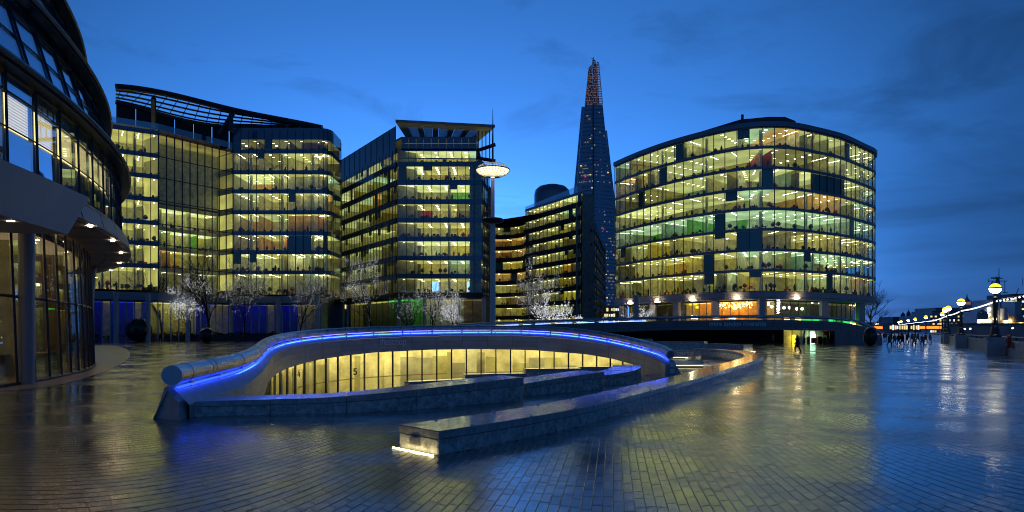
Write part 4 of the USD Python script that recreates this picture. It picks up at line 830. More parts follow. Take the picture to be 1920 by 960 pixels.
MB().strip([(*p, lo_z + 0.05) for p in gpt], [(*p, lo_z + 0.05) for p in bk]).build('room_floor', 'wall_cream', sc)
for e in (0, -1): MB().quad((*gpt[e], lo_z), (*bk[e], lo_z), (*bk[e], gar[e]), (*gpt[e], gar[e])).build('room_end', 'wall_olive', sc)
rr_ = [i for i in range(NP) if openm[i]]
MB().strip([(*offs(rid, 0.05)[i], lo_z) for i in rr_], [(*offs(rid, 0.05)[i], lo_z + 0.15) for i in rr_]).build('window_sill', 'cladding_b', sc)
def letters_on(name, text, h, face, k0, z, depth, matn, parent, bold=False, width=None, out=0.03):
    m = meshkit.text_mesh(text, h, depth, bold); v = np.array(m.vertices)     # lettering that follows a curved face
    if width: v[:, 0] *= width / v[:, 0].max()
    f = np.asarray(face)[:, :2]; s = np.r_[0, np.cumsum(np.linalg.norm(np.diff(f, axis=0), axis=1))]; q = s[k0] + v[:, 0]
    t = np.gradient(f, axis=0); t /= np.linalg.norm(t, axis=1, keepdims=True)
    p = np.stack([np.interp(q, s, f[:, i]) + (out + v[:, 2]) * np.interp(q, s, t[:, 1 - i]) * (1 if i == 0 else -1) for i in (0, 1)], 1)
    return part(name, (np.c_[p, z + v[:, 1]], np.array(m.faces)), matn, parent)
def on_face(px, py, back=0.0):
    i = int(np.argmin(abs(rpx - px))); t = rid[min(i + 2, NP - 1)] - rid[i - 2]; t /= np.linalg.norm(t); y = rid[i][1]
    return np.array([rid[i][0], y, EYE - (py - HZ) / FPX * y]) + np.array([t[1], -t[0], 0]) * (0.03 - back), np.array([t[0], t[1], 0])
k_ = int(np.argmin(abs(rpx - 709))); y_ = rid[k_][1]
letters_on('sign_lettering', 'thescoop', 0.36, rid, k_, GZ(647, y_), 0.03, 'satin_letter', sc, True, 1.55); letters_on('sign_lettering', 'at More London', 0.12, rid, k_, GZ(653.5, y_), 0.02, 'satin_letter', sc, False, 1.0)
for px, py, ch_ in ((557, 707, '4'), (661, 703, '5')):
    i = int(np.argmin(abs(960 + FPX * gl[:, 0] / gl[:, 1] - px))); y = gl[i][1] - 0.05; t = gl[i + 2] - gl[i - 2]; t /= np.linalg.norm(t)
    letters('window_number', ch_, 0.34, W(px, py, y), np.array([t[0], t[1], 0]), np.array([0, 0, 1.0]), 0.01, 'seam_dark', sc, True)

# ---------------------------------------------------------------- stone benches round the bowl
def bench(name, lab, fr, width, hs, n, group=None, taper0=0.0):
    """fr: plan points of the front foot, the bench lies to their left; built of base blocks under coping stones"""
    t = thing(name, lab, 'bench', group)
    F = spline(fr, n * 3 + 1) if len(fr) > 2 else resample(fr, n * 3 + 1)
    B = offs(F, width); h = np.interp(np.linspace(0, 1, len(F)), np.linspace(0, 1, len(hs)), hs)
    tn = F * 0; tn[:] = np.gradient(F, axis=0); tn /= np.linalg.norm(tn, axis=1, keepdims=True)
    for i in range(n):
        s = slice(3 * i, 3 * i + 4); hh = h[s]
        for k, (lo, hi, ins, nm, mt) in enumerate(((0 * hh - 0.03, hh * 0.62, 0.012, 'base_block', 'wet_stone'), (hh * 0.62 + 0.014, hh, 0.0, 'coping_stone', 'coping_top'))):
            f_, b_ = offs(F, ins)[s].copy(), offs(F, width - ins)[s].copy(); g = 0.007
            for P_ in (f_, b_): P_[0] += tn[s][0] * g; P_[-1] -= tn[s][-1] * g
            m = MB(); fl, fh, bl, bh = ([(*p, z) for p, z in zip(P_, Z)] for P_, Z in ((f_, lo), (f_, hi - 0.012 * k), (b_, lo), (b_, hi - 0.012 * k)))
            m.strip(fl, fh); m.strip(bh, bl)
            if k:
                f2, b2 = [(*p, z) for p, z in zip(f_ + (b_ - f_) * 0.012, hi)], [(*p, z) for p, z in zip(b_ + (f_ - b_) * 0.012, hi)]
                m.strip(fh, f2); m.strip(f2, b2); m.strip(b2, bh)
            else: m.strip(fh, bh)
            m.strip(bl, fl); m.quad(bl[0], fl[0], fh[0], bh[0]); m.quad(fl[-1], bl[-1], bh[-1], fh[-1]); m.build(nm, mt, t)
    c_f, c_b = offs(F, 0.03), offs(F, width - 0.03); cz = h * 0.62 + 0.007
    m = MB(); m.strip([(*p, z + 0.02) for p, z in zip(c_b, cz)], [(*p, -0.03) for p in c_b]); m.strip([(*p, -0.03) for p in c_f], [(*p, z + 0.02) for p, z in zip(c_f, cz)])
    m.build('core', 'seam_dark', t)
    return t, F, h
pa = [(GX(356, 16.35), 16.35), (-6.0, 16.85), (-3.0, 17.7), (-1.7, 18.9 - 0.3), (GX(982, 20.3), 20.3)]
bA, FA, hA = bench('stone_bench', 'long curved dark stone bench running from the pedestal of the pipe rail wall', pa, 1.25, (0.38, 0.41, 0.59, 0.72), 5)
bB, FB, hB = bench('stone_bench', 'short granite bench between the long bench and the blue lit bench', [(GX(984, 21.5), 21.5), (GX(1060, 22.8), 22.8), (GX(1133, 24.2), 24.2)], 1.3, (0.42, 0.55, 0.64), 2)
bC, FC, hC = bench('stone_bench', 'small granite bench with blue lit top by the window end', [(GX(1136, 25.6), 25.6), (GX(1190, 27.4), 27.4), (GX(1203, 29.4), 29.4)], 1.3, (0.42, 0.50, 0.6), 2)
pd = [(-1.3, 11.33), (0.45, 13.3), (2.0, 15.4), (3.64, 18.2), (6.5, 23.0), (10.9, 31.0), (15.3, 39.2), (17.6, 45.5), (18.5, 50.5), (18.4, 55.0), (17.6, 58.5)]
bD, FD, hD = bench('stone_bench', 'great sweeping stone bench with brightly lit near end, curving away to the right', pd, 1.15, (0.42, 0.41, 0.45, 0.5, 0.55, 0.6, 0.6), 20)
# light strip in the ground and plaque at the near end of the great bench
d = FD[1] - FD[0]; d /= np.linalg.norm(d); nrm = np.array([-d[1], d[0]]); a = FD[0] - d * 0.10 + nrm * 0.02; c = FD[0] - d * 0.10 + nrm * 1.18
MB().hexa([(*a, 0.002), (*c, 0.002), (*(c - d * 0.028), 0.002), (*(a - d * 0.028), 0.002)], [(*a, 0.014), (*c, 0.014), (*(c - d * 0.028), 0.014), (*(a - d * 0.028), 0.014)]).build('ground_light', 'end_light', bD)
q = FD[0] + nrm * 0.65 - d * 0.004; MB().box((q[0] - d[0] * 0.012, q[1] - d[1] * 0.012, 0.17), (0.02, 0.30, 0.14), math.atan2(d[1], d[0])).build('plaque', 'brushed_steel', bD)
for k in range(1, 40, 2):                                     # small steel studs along the edges
    for w_ in (0.06, 1.09): MB().box((*offs(FD, w_)[k], hD[k] + 0.008), (0.05, 0.05, 0.03), 0.5).build('skate_stud', 'brushed_steel', bD)
# inner terrace walls seen over the benches and in front of the windows
def tier(lab, fr, width, z, zlow, lit=None, group=None):
    t = thing('terrace_wall', lab, 'low wall', group)
    F = resample(fr, 9); B = offs(F, width); n = 4
    for i in range(n):
        s = slice(2 * i, 2 * i + 3); m = MB(); g = 0.006; f_, b_ = F[s].copy(), B[s].copy(); dd = f_[-1] - f_[0]; dd /= np.linalg.norm(dd)
        for P_ in (f_, b_): P_[0] += dd * g; P_[-1] -= dd * g
        for lo, hi, mt, nm in ((zlow, z - 0.16, 'wet_stone', 'base_block'), (z - 0.15, z, 'coping_top', 'coping_stone')):
            m = MB(); m.strip(v3(f_, lo), v3(f_, hi)); m.strip(v3(f_, hi), v3(b_, hi)); m.strip(v3(b_, hi), v3(b_, lo)); m.quad((*b_[0], lo), (*f_[0], lo), (*f_[0], hi), (*b_[0], hi)); m.quad((*f_[-1], lo), (*b_[-1], lo), (*b_[-1], hi), (*f_[-1], hi)); m.build(nm, mt, t)
    if lit:
        e_ = F[-1] if lit > 0 else F[0]; b_ = B[-1] if lit > 0 else B[0]; dd = (F[-1] - F[-2]) if lit > 0 else (F[0] - F[1]); dd /= np.linalg.norm(dd); a, c = e_ + dd * 0.25, b_ + dd * 0.25
        zz = max(zlow, 0.01); MB().hexa([(*a, zz), (*c, zz), (*(c + dd * 0.028), zz), (*(a + dd * 0.028), zz)], [(*a, zz + 0.03), (*c, zz + 0.03), (*(c + dd * 0.028), zz + 0.03), (*(a + dd * 0.028), zz + 0.03)]).build('end_light', 'step_light', t)
    return t
def tp(px, y): return (GX(px, y), y)
tier('thin dark terrace wall top just behind the long bench, left of the dark inner walls', [tp(768, 25), tp(830, 25.8), tp(882, 26.6)], 0.5, GZ(713, 25.8), -3.2)
tier('dark inner terrace wall behind the middle of the long bench', [tp(872, 27.6), tp(930, 28), tp(986, 28.4)], 0.6, GZ(701, 28), -3.2)
tier('dark inner terrace wall below the windows behind the short granite bench', [tp(985, 29.6), tp(1040, 29.8), tp(1090, 30)], 0.6, GZ(691, 29.8), -3.2)
tier('dark inner terrace wall nearest the right end of the windows', [tp(1088, 31), tp(1140, 31.2), tp(1196, 31.0)], 0.5, GZ(688, 31), -3.2)
# terraces beyond the far end of the pipe rail
tier('farthest low terrace wall with lit end, under the riverside parapet', [tp(1150, 92), tp(1186, 92), tp(1222, 91)], 1.2, 1.05, 0.0, 1)
tier('second terrace wall from the parapet with lit end', [tp(1195, 82), tp(1262, 82), tp(1321, 80)], 1.5, 0.85, 0.0, 1)
tier('third terrace wall from the parapet with broad lit end', [tp(1250, 70), tp(1330, 69.5), tp(1394, 66)], 1.6, 0.78, -0.2, 1)
tier('curved inner terrace wall behind the steps, lit at its right end', [tp(1262, 62.5), tp(1300, 62), tp(1341, 58)], 1.4, 0.25, -2.6, 1)
tier('lowest curved terrace wall beside the steps', [tp(1318, 49), tp(1334, 45.5), tp(1352, 42)], 1.2, -0.05, -2.6, 1)
st = thing('amphitheatre_steps', 'broad stone steps going down into the bowl behind the pipe rail end', 'steps')
zs_ = [(-0.04, 76, 72.6), (-0.30, 72.6, 62.2), (-0.60, 62.2, 53.2), (-0.92, 53.2, 46.6), (-1.25, 46.6, 40.5), (-1.6, 40.5, 35)]
for k, (z, ya, yb) in enumerate(zs_):
    q0, q1, q2, q3 = tp(1225, yb), tp(1308 + 8 * k, yb), tp(1308 + 8 * k, ya), tp(1225, ya)
    MB().prism([q0, q1, q2, q3], z - 0.9, z - 0.07).build('riser', 'seam_dark', st); MB().prism([(q0[0], q0[1] - 0.12), (q1[0], q1[1] - 0.12), q2, q3], z - 0.07, z).build('tread', 'tread_stone', st)
    MB().box(((q0[0] + q1[0]) / 2, yb - 0.04, z - 0.085), (q1[0] - q0[0], 0.05, 0.02)).build('step_light', 'step_light', st)

# ---------------------------------------------------------------- ground: plaza with the bowl cut out, setts, dry paving, river
def tri(poly):
    v, f = trimesh.creation.triangulate_polygon(poly, engine='earcut'); return np.c_[v, np.zeros(len(v))], f
h1 = Polygon([tuple(p) for p in gpt + (bk - gpt) * 1.08] + [tuple(p) for p in offs(FC, 0.9)[::-1]] + [tuple(p) for p in offs(FB, 0.9)[::-1]] + [tuple(p) for p in offs(FA, 0.9)[::-1][:-2]]).buffer(0)
kD = np.where((FD[:, 1] > 33.5) & (FD[:, 1] < 58))[0]
h2 = Polygon([tp(1268, 34.5)] + [tuple(p) for p in offs(FD, 0.9)[kD]] + [tp(1330, 62), tp(1325, 74), tp(1226, 74), tp(1226, 38)]).buffer(0)
hole = shapely.union_all([h1, h2]); hole = max(getattr(hole, 'geoms', [hole]), key=lambda g: g.area) if False else hole
WX = lambda y: 47.6 + 0.585 * (y - 63)                       # the line of the embankment wall
plaza = Polygon([(-2500, -60), (WX(-60), -60), (WX(0), 0), (WX(700), 700), (WX(700), 2600), (-2500, 2600)])
v, f = tri(plaza.difference(hole)); v[:, 2] = -0.012
tag(part('plaza', (v, f), 'wet_plaza'), kind='structure')
pit = MB()
for g in getattr(hole, 'geoms', [hole]):
    ring_ = np.array(g.exterior.coords); pit.strip(v3(ring_, -3.4), v3(ring_, -0.014))
    tag(part('pit_floor', (lambda t: (t[0] + (0, 0, -3.3), t[1]))(tri(g)), 'wet_plaza'), kind='structure')
tag(pit.build('pit_walls', 'cladding_b'), kind='structure')
tag(part('river', (np.array([[WX(-60), -60, -4.0], [3500, -60, -4.0], [3500, 2600, -4.0], [WX(700), 2600, -4.0], [WX(700), 700, -4.0]]), np.array([[0, 1, 2], [0, 2, 4], [2, 3, 4]])), 'river_water'), kind='structure')
tag(MB().strip([(WX(-60), -60, -4.2), (WX(700), 700, -4.2)], [(WX(-60), -60, 0.0), (WX(700), 700, 0.0)]).build('river_bank', 'far_stone'), kind='structure')
dry_pts = [(-60, 8), (GX(-60, 22.6), 22.6), (GX(0, 23.2), 23.2), (GX(70, 24.6), 24.6), (GX(140, 28), 28), (GX(195, 34.5), 34.5), (GX(228, 43), 43), (GX(243, 56), 56), (GX(240, 72), 72), (GX(215, 95), 95), (-85, 100), (-100, 60)]
dsm = spline(dry_pts[1:10], 60); dry = Polygon([dry_pts[0]] + [tuple(p) for p in dsm] + dry_pts[10:]).buffer(0)
v, f = tri(dry); v[:, 2] = 0.002
tag(part('dry_paving', (v, f), 'dry_paving'), kind='structure')
# courses of setts: they fan gently round the bowl; p(d, e): d across the courses, e along them
CR = 1200 / 700.0
def fan(d, e):
    rho, ph = np.hypot(d, e), np.arctan2(d, e); y = rho * CR; return np.stack([(190 + 700 * ph) / FPX * y, y], -1)
keep_out = shapely.union_all([hole.buffer(0.05), dry] + [Polygon(np.vstack([F, offs(F, w)[::-1]])).buffer(-0.05).buffer(0) for F, w in ((FA, 1.25), (FB, 1.3), (FC, 1.3), (FD, 1.15))] + [Polygon([tuple(p) for p in rid[::4]] + [tuple(p) for p in scn(-0.5)[::4][::-1]]).buffer(0)])
shapely.prepare(keep_out)
rng = np.random.default_rng(4); DC = 0.135; near, mid, far = [], [], []
for ci in range(-215, 216):
    d0 = ci * DC; e = -16.0 + rng.uniform(0, 0.5); L = []
    while e < 36:
        l = rng.uniform(0.22, 0.42); L.append((e, e + l)); e += l
    L = np.array(L); ec = L.mean(1); rho = np.hypot(d0 + DC / 2, ec); ph = np.arctan2(d0 + DC / 2, ec); px = 1150 + 700 * ph
    ok = (rho > 3.9) & (rho < 34) & (px > -150) & (px < 2070); L, rho, ec = L[ok], rho[ok], ec[ok]
    if not len(L): continue
    ctr = fan(np.full(len(L), d0 + DC / 2), ec); inside = shapely.contains_xy(keep_out, ctr[:, 0], ctr[:, 1]) | (ctr[:, 0] > WX(ctr[:, 1]) - 0.6)
    for (a, c), r, s in zip(L[~inside], rho[~inside], px[ok][~inside]):
        if r < 13.5: (near if r < 5.6 and 0 < s < 1920 else mid).append((d0, a, c, r))
        else: far.append((d0, a, c, r))
near.sort(key=lambda t: t[3]); mid += near[300:]; near = near[:300]
def sett(d0, a, c, m, bevel=True):
    amp = 0.0011 if bevel else 0.0005
    j = 0.0036; k_ = 0.0016; z = rng.uniform(-0.0025, 0.0); tl = rng.uniform(-amp, amp, 4)
    P = fan(np.array([d0 + j, d0 + DC - j, d0 + DC - j, d0 + j]), np.array([a + k_, a + k_, c - k_, c - k_]))
    if not bevel: return m.quad(*[(*p, z + t - 0.001) for p, t in zip(P, tl)])
    b = 0.005; I = fan(np.array([d0 + j + b, d0 + DC - j - b, d0 + DC - j - b, d0 + j + b]), np.array([a + k_ + b, a + k_ + b, c - k_ - b, c - k_ - b]))
    n = 4; v = [(*p, -0.014) for p in P] + [(*p, z + t - 0.004) for p, t in zip(P, tl)] + [(*p, z + t) for p, t in zip(I, tl)]
    f = [[i, (i + 1) % 4, 4 + (i + 1) % 4, 4 + i] for i in range(4)] + [[4 + i, 4 + (i + 1) % 4, 8 + (i + 1) % 4, 8 + i] for i in range(4)] + [[8, 9, 10, 11]]
    m.add(v, f); return m
ph_ = np.linspace(-1.75, 1.3, 40); bedp = [fan(r * np.sin(ph_), r * np.cos(ph_)) for r in (3.9, 13.5)]
v, f = tri(Polygon(np.vstack([bedp[0], bedp[1][::-1]])).buffer(0).difference(shapely.union_all([hole, dry])).intersection(plaza)); v[:, 2] = -0.009
tag(part('joint_bed', (v, f), 'joint_grout'), kind='structure')
pav = tag(UsdGeom.Xform.Define(stage, '/World/paving').GetPrim(), kind='structure')
for t in near: sett(*t[:3], MB()).build('sett', 'wet_sett', pav)
m = MB()
for t in mid: sett(*t[:3], m)
stuff(m.build('setts', 'wet_sett', pav))
m = MB()
for t in far: sett(*t[:3], m, False)
stuff(m.build('setts', 'wet_sett', pav))

# ---------------------------------------------------------------- riverside parapet (bridge over the undercroft) with its lettering
rp = thing('riverside_parapet', 'long curved grey parapet with pale rail and lettering above a dark undercroft', 'parapet wall')
RP = [(862, 609, 128), (905, 607, 125), (960, 605, 122), (1050, 601.5, 117), (1150, 598.5, 112), (1250, 595.5, 108), (1350, 593.8, 106), (1450, 593.4, 104.5), (1530, 595, 103.5), (1590, 600, 103), (1622, 608, 102.5), (1642, 618, 102), (1652, 626, 102)]
rc = spline([W(*p) for p in RP], 90); rz = rc[:, 2]
MB().tube(rc, 0.24, 10).build('rail', 'rail_metal', rp, 50)
rpx2 = 960 + FPX * rc[:, 0] / rc[:, 1]
bot = EYE - (np.interp(rpx2, [862, 905, 960, 1100, 1152, 1246, 1308, 1480, 1560, 1600, 1640, 1652], [615, 619, 622, 624, 622.5, 619.3, 618.2, 618.8, 620.5, 627, 638, 641]) - HZ) / FPX * rc[:, 1]
fp = offs(rc, -0.35); topz = rz - 0.24 - 0.32
rows_ = 3
for a in range(0, 88, 3):
    e = min(a + 3, 89)
    for k in range(rows_):
        s = slice(a, e + 1); zt_ = topz[s] * (1 - k / rows_) + bot[s] * k / rows_ - 0.01; zb_ = topz[s] * (1 - (k + 1) / rows_) + bot[s] * (k + 1) / rows_ + 0.01; q = fp[s].copy(); dd = q[-1] - q[0]; dd /= np.linalg.norm(dd); q[0] += dd * 0.015; q[-1] -= dd * 0.015
        m = MB(); m.strip([(*p, z) for p, z in zip(q, zb_)], [(*p, z) for p, z in zip(q, zt_)]); m.strip([(*p, z) for p, z in zip(q, zt_)], [(*p, z) for p, z in zip(offs(q, 0.2), zt_)]); m.build('cladding_panel', 'parapet_clad', rp)
MB().strip([(*p, z) for p, z in zip(offs(rc, -0.3), bot + 0.01)], [(*p, z) for p, z in zip(offs(rc, -0.3), topz - 0.02)]).strip([(*p, z) for p, z in zip(offs(rc, -0.34), bot)], [(*p, z) for p, z in zip(offs(rc, 6.0), bot + 0.02)]).build('deck', 'seam_dark', rp)
for k in range(0, 90, 4): MB().box((rc[k][0], rc[k][1], rz[k] - 0.4), (0.08, 0.1, 0.5)).build('rail_post', 'dark_metal', rp)
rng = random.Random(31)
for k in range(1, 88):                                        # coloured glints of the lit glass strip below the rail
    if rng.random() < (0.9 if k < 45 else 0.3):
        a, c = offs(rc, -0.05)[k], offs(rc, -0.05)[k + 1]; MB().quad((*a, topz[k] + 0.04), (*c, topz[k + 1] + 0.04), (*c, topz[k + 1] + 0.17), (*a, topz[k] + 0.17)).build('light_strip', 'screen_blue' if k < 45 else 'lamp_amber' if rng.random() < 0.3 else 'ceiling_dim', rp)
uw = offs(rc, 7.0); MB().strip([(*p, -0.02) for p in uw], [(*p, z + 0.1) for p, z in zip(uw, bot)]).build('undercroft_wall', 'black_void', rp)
MB().strip([(*p, -0.01) for p in offs(rc, -0.36)[80:]], [(*p, z) for p, z in zip(offs(rc, -0.36)[80:], bot[80:])]).build('end_wall', 'parapet_clad', rp)
k = int(np.argmin(abs(rpx2 - 1325))); d = rc[k + 6] - rc[k]; u = np.array([d[0], d[1], 0]) / np.hypot(d[0], d[1]); o = np.array([*offs(rc, -0.48)[k], GZ(611.5, fp[k][1])])
letters('sign_lettering', 'more london riverside', 0.72, o, u, np.array([0, 0, 1.0]), 0.06, 'satin_letter', rp, True, 9.0)
k = int(np.argmin(abs(rpx2 - 1503))); o = np.array([*offs(rc, -0.48)[k], GZ(618.5, fp[k][1])]); m = MB(); rng = random.Random(77); x = 0.0
for n in range(13):                                          # faint row of shop letters, too small to read
    w_ = rng.uniform(0.12, 0.22); hh = rng.choice((0.22, 0.22, 0.34)); x += w_ + 0.07
    if n in (7, 11): x += 0.18
    m.box(o + np.array([x, -0.02, hh / 2]), (w_ * 0.3, 0.04, hh)); m.box(o + np.array([x + w_ * 0.35, -0.02, 0.20]), (w_ * 0.6, 0.04, 0.05))
m.build('shop_lettering', 'satin_letter', rp)
# the lit shop under the parapet
sh = thing('shop_front', 'small brightly lit shop front under the riverside parapet', 'shop')
ys = 106.0
def flat(px0, py0, px1, py1, y, name, mt, th=0.1):
    a, c = W(px0, py0, y), W(px1, py1, y); return MB().box(((a[0] + c[0]) / 2, y, (a[2] + c[2]) / 2), (abs(c[0] - a[0]), th, abs(a[2] - c[2]))).build(name, mt, sh)
a, c = GX(1484, ys), GX(1567, ys)
MB().quad((a, ys + 3, -0.01), (c, ys + 3, -0.01), (c, ys + 3, 2.3), (a, ys + 3, 2.3)).build('back_wall', 'wall_cream', sh)
MB().quad((a, ys, 2.22), (c, ys, 2.22), (c, ys + 3, 2.22), (a, ys + 3, 2.22)).build('ceiling', 'ceiling_bright', sh)
for px in (1485, 1502, 1517, 1530, 1543, 1556, 1566): MB().box((GX(px, ys), ys, 1.1), (0.09, 0.12, 2.3)).build('door_post', 'dark_metal', sh)
for p0, p1 in zip((1485, 1502, 1517, 1530, 1543, 1556), (1502, 1517, 1530, 1543, 1556, 1566)):
    MB().box(((GX(p0, ys) + GX(p1, ys)) / 2, ys, 1.1), (GX(p1, ys) - GX(p0, ys) - 0.12, 0.03, 2.2)).build('pane', 'glass_clear', sh)
flat(1485.5, 628, 1491, 645, ys + 2.4, 'yellow_display', 'shop_yellow'); flat(1520, 622, 1527, 644, ys + 2.2, 'white_display', 'shop_mint'); flat(1527, 626, 1530, 634, ys + 2.0, 'green_display', 'shop_mint'); flat(1545, 622, 1556, 628, ys + 2.2, 'poster', 'wall_red')
rng = random.Random(6)
for k in range(14):
    px = rng.uniform(1492, 1563); MB().box((GX(px, ys + 1.6), ys + 1.6, 0.55), (rng.uniform(0.3, 0.8), 0.4, rng.uniform(0.7, 1.5))).build('shelf', rng.choice(('wall_brown', 'furniture_dark', 'wall_grey', 'wall_teal', 'wall_red')), sh)
MB().tube([(GX(1503, ys - 0.5), ys - 0.5, 0), (GX(1509, ys - 0.5), ys - 0.5, 2.2)], 0.16, 6).build('slanted_strut', 'rail_metal', sh)

# ---------------------------------------------------------------- lamp mast with the lit dish
mast = thing('lamp_mast', 'tall slender lamp mast with glowing lattice dish near its top', 'lamp post', loc=(GX(924, 62), 62, 0))
f = 62 / FPX
MB().lathe([(0.30, -3.0), (0.27, 6), (0.24, GZ(414, 62) - 0.3)], k=18).build('pole', 'mast_paint', mast, 40)
MB().lathe([(0.19, GZ(414, 62)), (0.17, GZ(334, 62))], k=16).build('upper_pole', 'mast_paint', mast, 40)
zd = GZ(414, 62); MB().lathe([(0.22, -0.30), (0.7, -0.22), (1.06, -0.02), (1.1, 0.10), (0.95, 0.2), (0.2, 0.28)], (0, 0, zd), 28).build('collar', 'dark_metal', mast, 40)
zd = GZ(319, 62); R = 1.63
MB().lathe([(0.05, 0.66), (0.9, 0.55), (1.4, 0.28), (R, 0.0)], (0, 0, zd), 36).build('dish_top', 'glass_clear', mast, 40)
MB().lathe([(R, 0.0), (1.38, -0.30), (0.85, -0.56), (0.2, -0.68)], (0, 0, zd), 36).build('dish_diffuser', 'mast_glow', mast, 40); dish = stage.GetPrimAtPath(str(mast.GetPath()) + '/dish_diffuser')
for k in range(32):
    t = k * math.pi / 16; MB().tube([((r + 0.02) * math.cos(t), (r + 0.02) * math.sin(t), zd + z) for r, z in ((0.2, -0.70), (0.85, -0.58), (1.38, -0.32), (R, 0.0), (1.4, 0.3), (0.9, 0.57))], 0.022, 4).build('lattice_rib', 'brushed_steel', dish)
for r, z in ((0.55, -0.64), (0.85, -0.585), (1.12, -0.46), (1.38, -0.325), (1.53, -0.18), (1.42, 0.3), (1.2, 0.42)):
    MB().tube([((r + 0.02) * math.cos(t), (r + 0.02) * math.sin(t), zd + z) for t in np.linspace(0, 2 * math.pi, 33)], 0.02, 4, False).build('lattice_ring', 'brushed_steel', dish)
MB().tube([(R * math.cos(t), R * math.sin(t), zd) for t in np.linspace(0, 2 * math.pi, 37)], 0.06, 6, False).build('rim', 'brushed_steel', mast, 40)
MB().lathe([(0.16, zd + 0.6), (0.10, zd + 0.9), (0.07, GZ(250, 62)), (0.015, GZ(203, 62))], k=10).build('spike', 'dark_metal', mast, 40)
vp = thing('grey_vent_column', 'plain grey cylindrical column behind the riverside parapet, left of the restaurant', 'column', loc=(GX(1193, 122), 122, 0))
MB().lathe([(0.5, 0), (0.5, GZ(556, 122))], k=16).build('shaft', 'fascia_stone', vp, 40); MB().lathe([(0.55, GZ(556, 122)), (0.55, GZ(553, 122)), (0.02, GZ(552.5, 122))], k=16).build('cap', 'canopy_white', vp)

# ---------------------------------------------------------------- polished dark spheres and egg
def ball(name, lab, px, py0, py1, y, wpx=None):
    z1, z0 = GZ(py0, y), GZ(py1, y); z0 = 0; r = (z1 - z0) / 2; rx = (wpx / 2 / FPX * y) if wpx else r
    s = trimesh.creation.icosphere(4, 1.0); v = np.array(s.vertices) * (rx, rx, r) + (GX(px, y), y, r - 0.02)
    return tag(part(name, (v, np.array(s.faces)), 'granite_gloss', None, True), lab, 'sculpture')
ball('granite_sphere', 'large polished black granite sphere by the hedge, nearest the round hall', 260, 596, 641, G(641)); ball('granite_sphere', 'smaller polished black granite sphere between the hedge and the pipe rail wall', 388, 614, 642.5, G(642.5))
ball('granite_egg', 'upright polished black granite egg at the right end of the parapet', 1632, 613, 648, G(648), 25)

# ---------------------------------------------------------------- planter wall with hedge along the back of the square
hp = thing('hedge_planter', 'long low dark planter wall with clipped hedge in front of the trees', 'planter')
hl = resample([(GX(60, 128), 128), (GX(165, 130), 130), (GX(300, 131), 131), (GX(420, 134), 134), (GX(560, 140), 137), (GX(640, 138), 138), (GX(760, 137), 137)], 46)
for i in range(45):
    a, c = hl[i], hl[i + 1]; d = (c - a) / np.linalg.norm(c - a) * 0.01
    lo = [(*(a + d), 0), (*(c - d), 0), (c[0], c[1] + 0.5, 0), (a[0], a[1] + 0.5, 0)]; MB().hexa(lo, [(x, y, 1.15) for x, y, _ in lo]).build('planter_block', 'planter_stone', hp)
rng = np.random.default_rng(5); m = MB()
for i in range(45):
    for k in range(90):
        u = rng.random(); p = hl[i] * (1 - u) + hl[i + 1] * u; c = np.array([p[0] + rng.normal(0, 0.1), p[1] + 0.4 + rng.uniform(0, 1.3), 1.05 + rng.uniform(0, 0.65 + 0.25 * math.sin(i * 1.7))]); q = rng.normal(0, 0.16, (3, 3)); m.add(c + q, [[0, 1, 2]])
stuff(m.build('hedge', 'hedge_leaf', hp))

# ---------------------------------------------------------------- bare trees with fairy lights
def tree_parts(t, h, seed, lights, spread=0.5, depth=5, low=0.28, trunk=0.17, dens=1.0, bulb=0.038):
    rng = np.random.default_rng(seed); tr, cr, li = MB(), MB(), MB()
    oct_v = np.array([[1, 0, 0], [-1, 0, 0], [0, 1, 0], [0, -1, 0], [0, 0, 1], [0, 0, -1]]) * bulb; oct_f = [[0, 2, 4], [2, 1, 4], [1, 3, 4], [3, 0, 4], [2, 0, 5], [1, 2, 5], [3, 1, 5], [0, 3, 5]]
    def grow(p, d, L, r, lev):
        n = 4; pts = [p]; q = p.copy(); dd = d.copy()
        for k in range(n):
            dd = dd + rng.normal(0, 0.10, 3) + np.array([0, 0, 0.05]); dd /= np.linalg.norm(dd); q = q + dd * L / n; pts.append(q.copy())
        rr = np.linspace(r, r * 0.62, n + 1); (tr if lev < 1 else cr).tube(pts, rr, 7 if lev < 1 else 4 if lev < 3 else 3, False)
        if lev >= 1 and lights:
            for k in range(int(L * lights * rng.uniform(0.1, 0.65)) + (rng.random() < 0.2)):
                u = rng.uniform(0, n - 0.01); a = int(u); c = pts[a] * (1 - u + a) + pts[a + 1] * (u - a) + rng.normal(0, 0.05, 3); li.add(oct_v + c, oct_f)
        if lev >= depth: return
        nb = rng.integers(2, 4) if lev else 5
        for k in range(int(nb * (1 if lev else 1.4))):
            u = rng.uniform(0.45, 1.0) if lev else rng.uniform(0.35, 1.0); a = min(n - 1, int(u * n)); s = pts[a] + (pts[a + 1] - pts[a]) * (u * n - a)
            ang = rng.uniform(0, 2 * math.pi); side_ = np.array([math.cos(ang), math.sin(ang), 0]); nd = dd * (1 - spread) + side_ * spread * rng.uniform(0.7, 1.3) + np.array([0, 0, 0.22]); nd /= np.linalg.norm(nd)
            grow(s, nd, L * rng.uniform(0.55, 0.8) * (0.85 if lev == 0 else 1), r * 0.55, lev + 1)
        grow(pts[-1], dd, L * 0.66, r * 0.6, lev + 1)
    grow(np.array([0, 0, 0.0]), np.array([0, 0, 1.0]), h * 0.46, trunk, 0)
    tr.build('trunk', 'bark', t); crown = cr.build('crown', 'bark', t)
    if li.n: stuff(li.build('fairy_lights', 'fairy_white', crown))
    return t
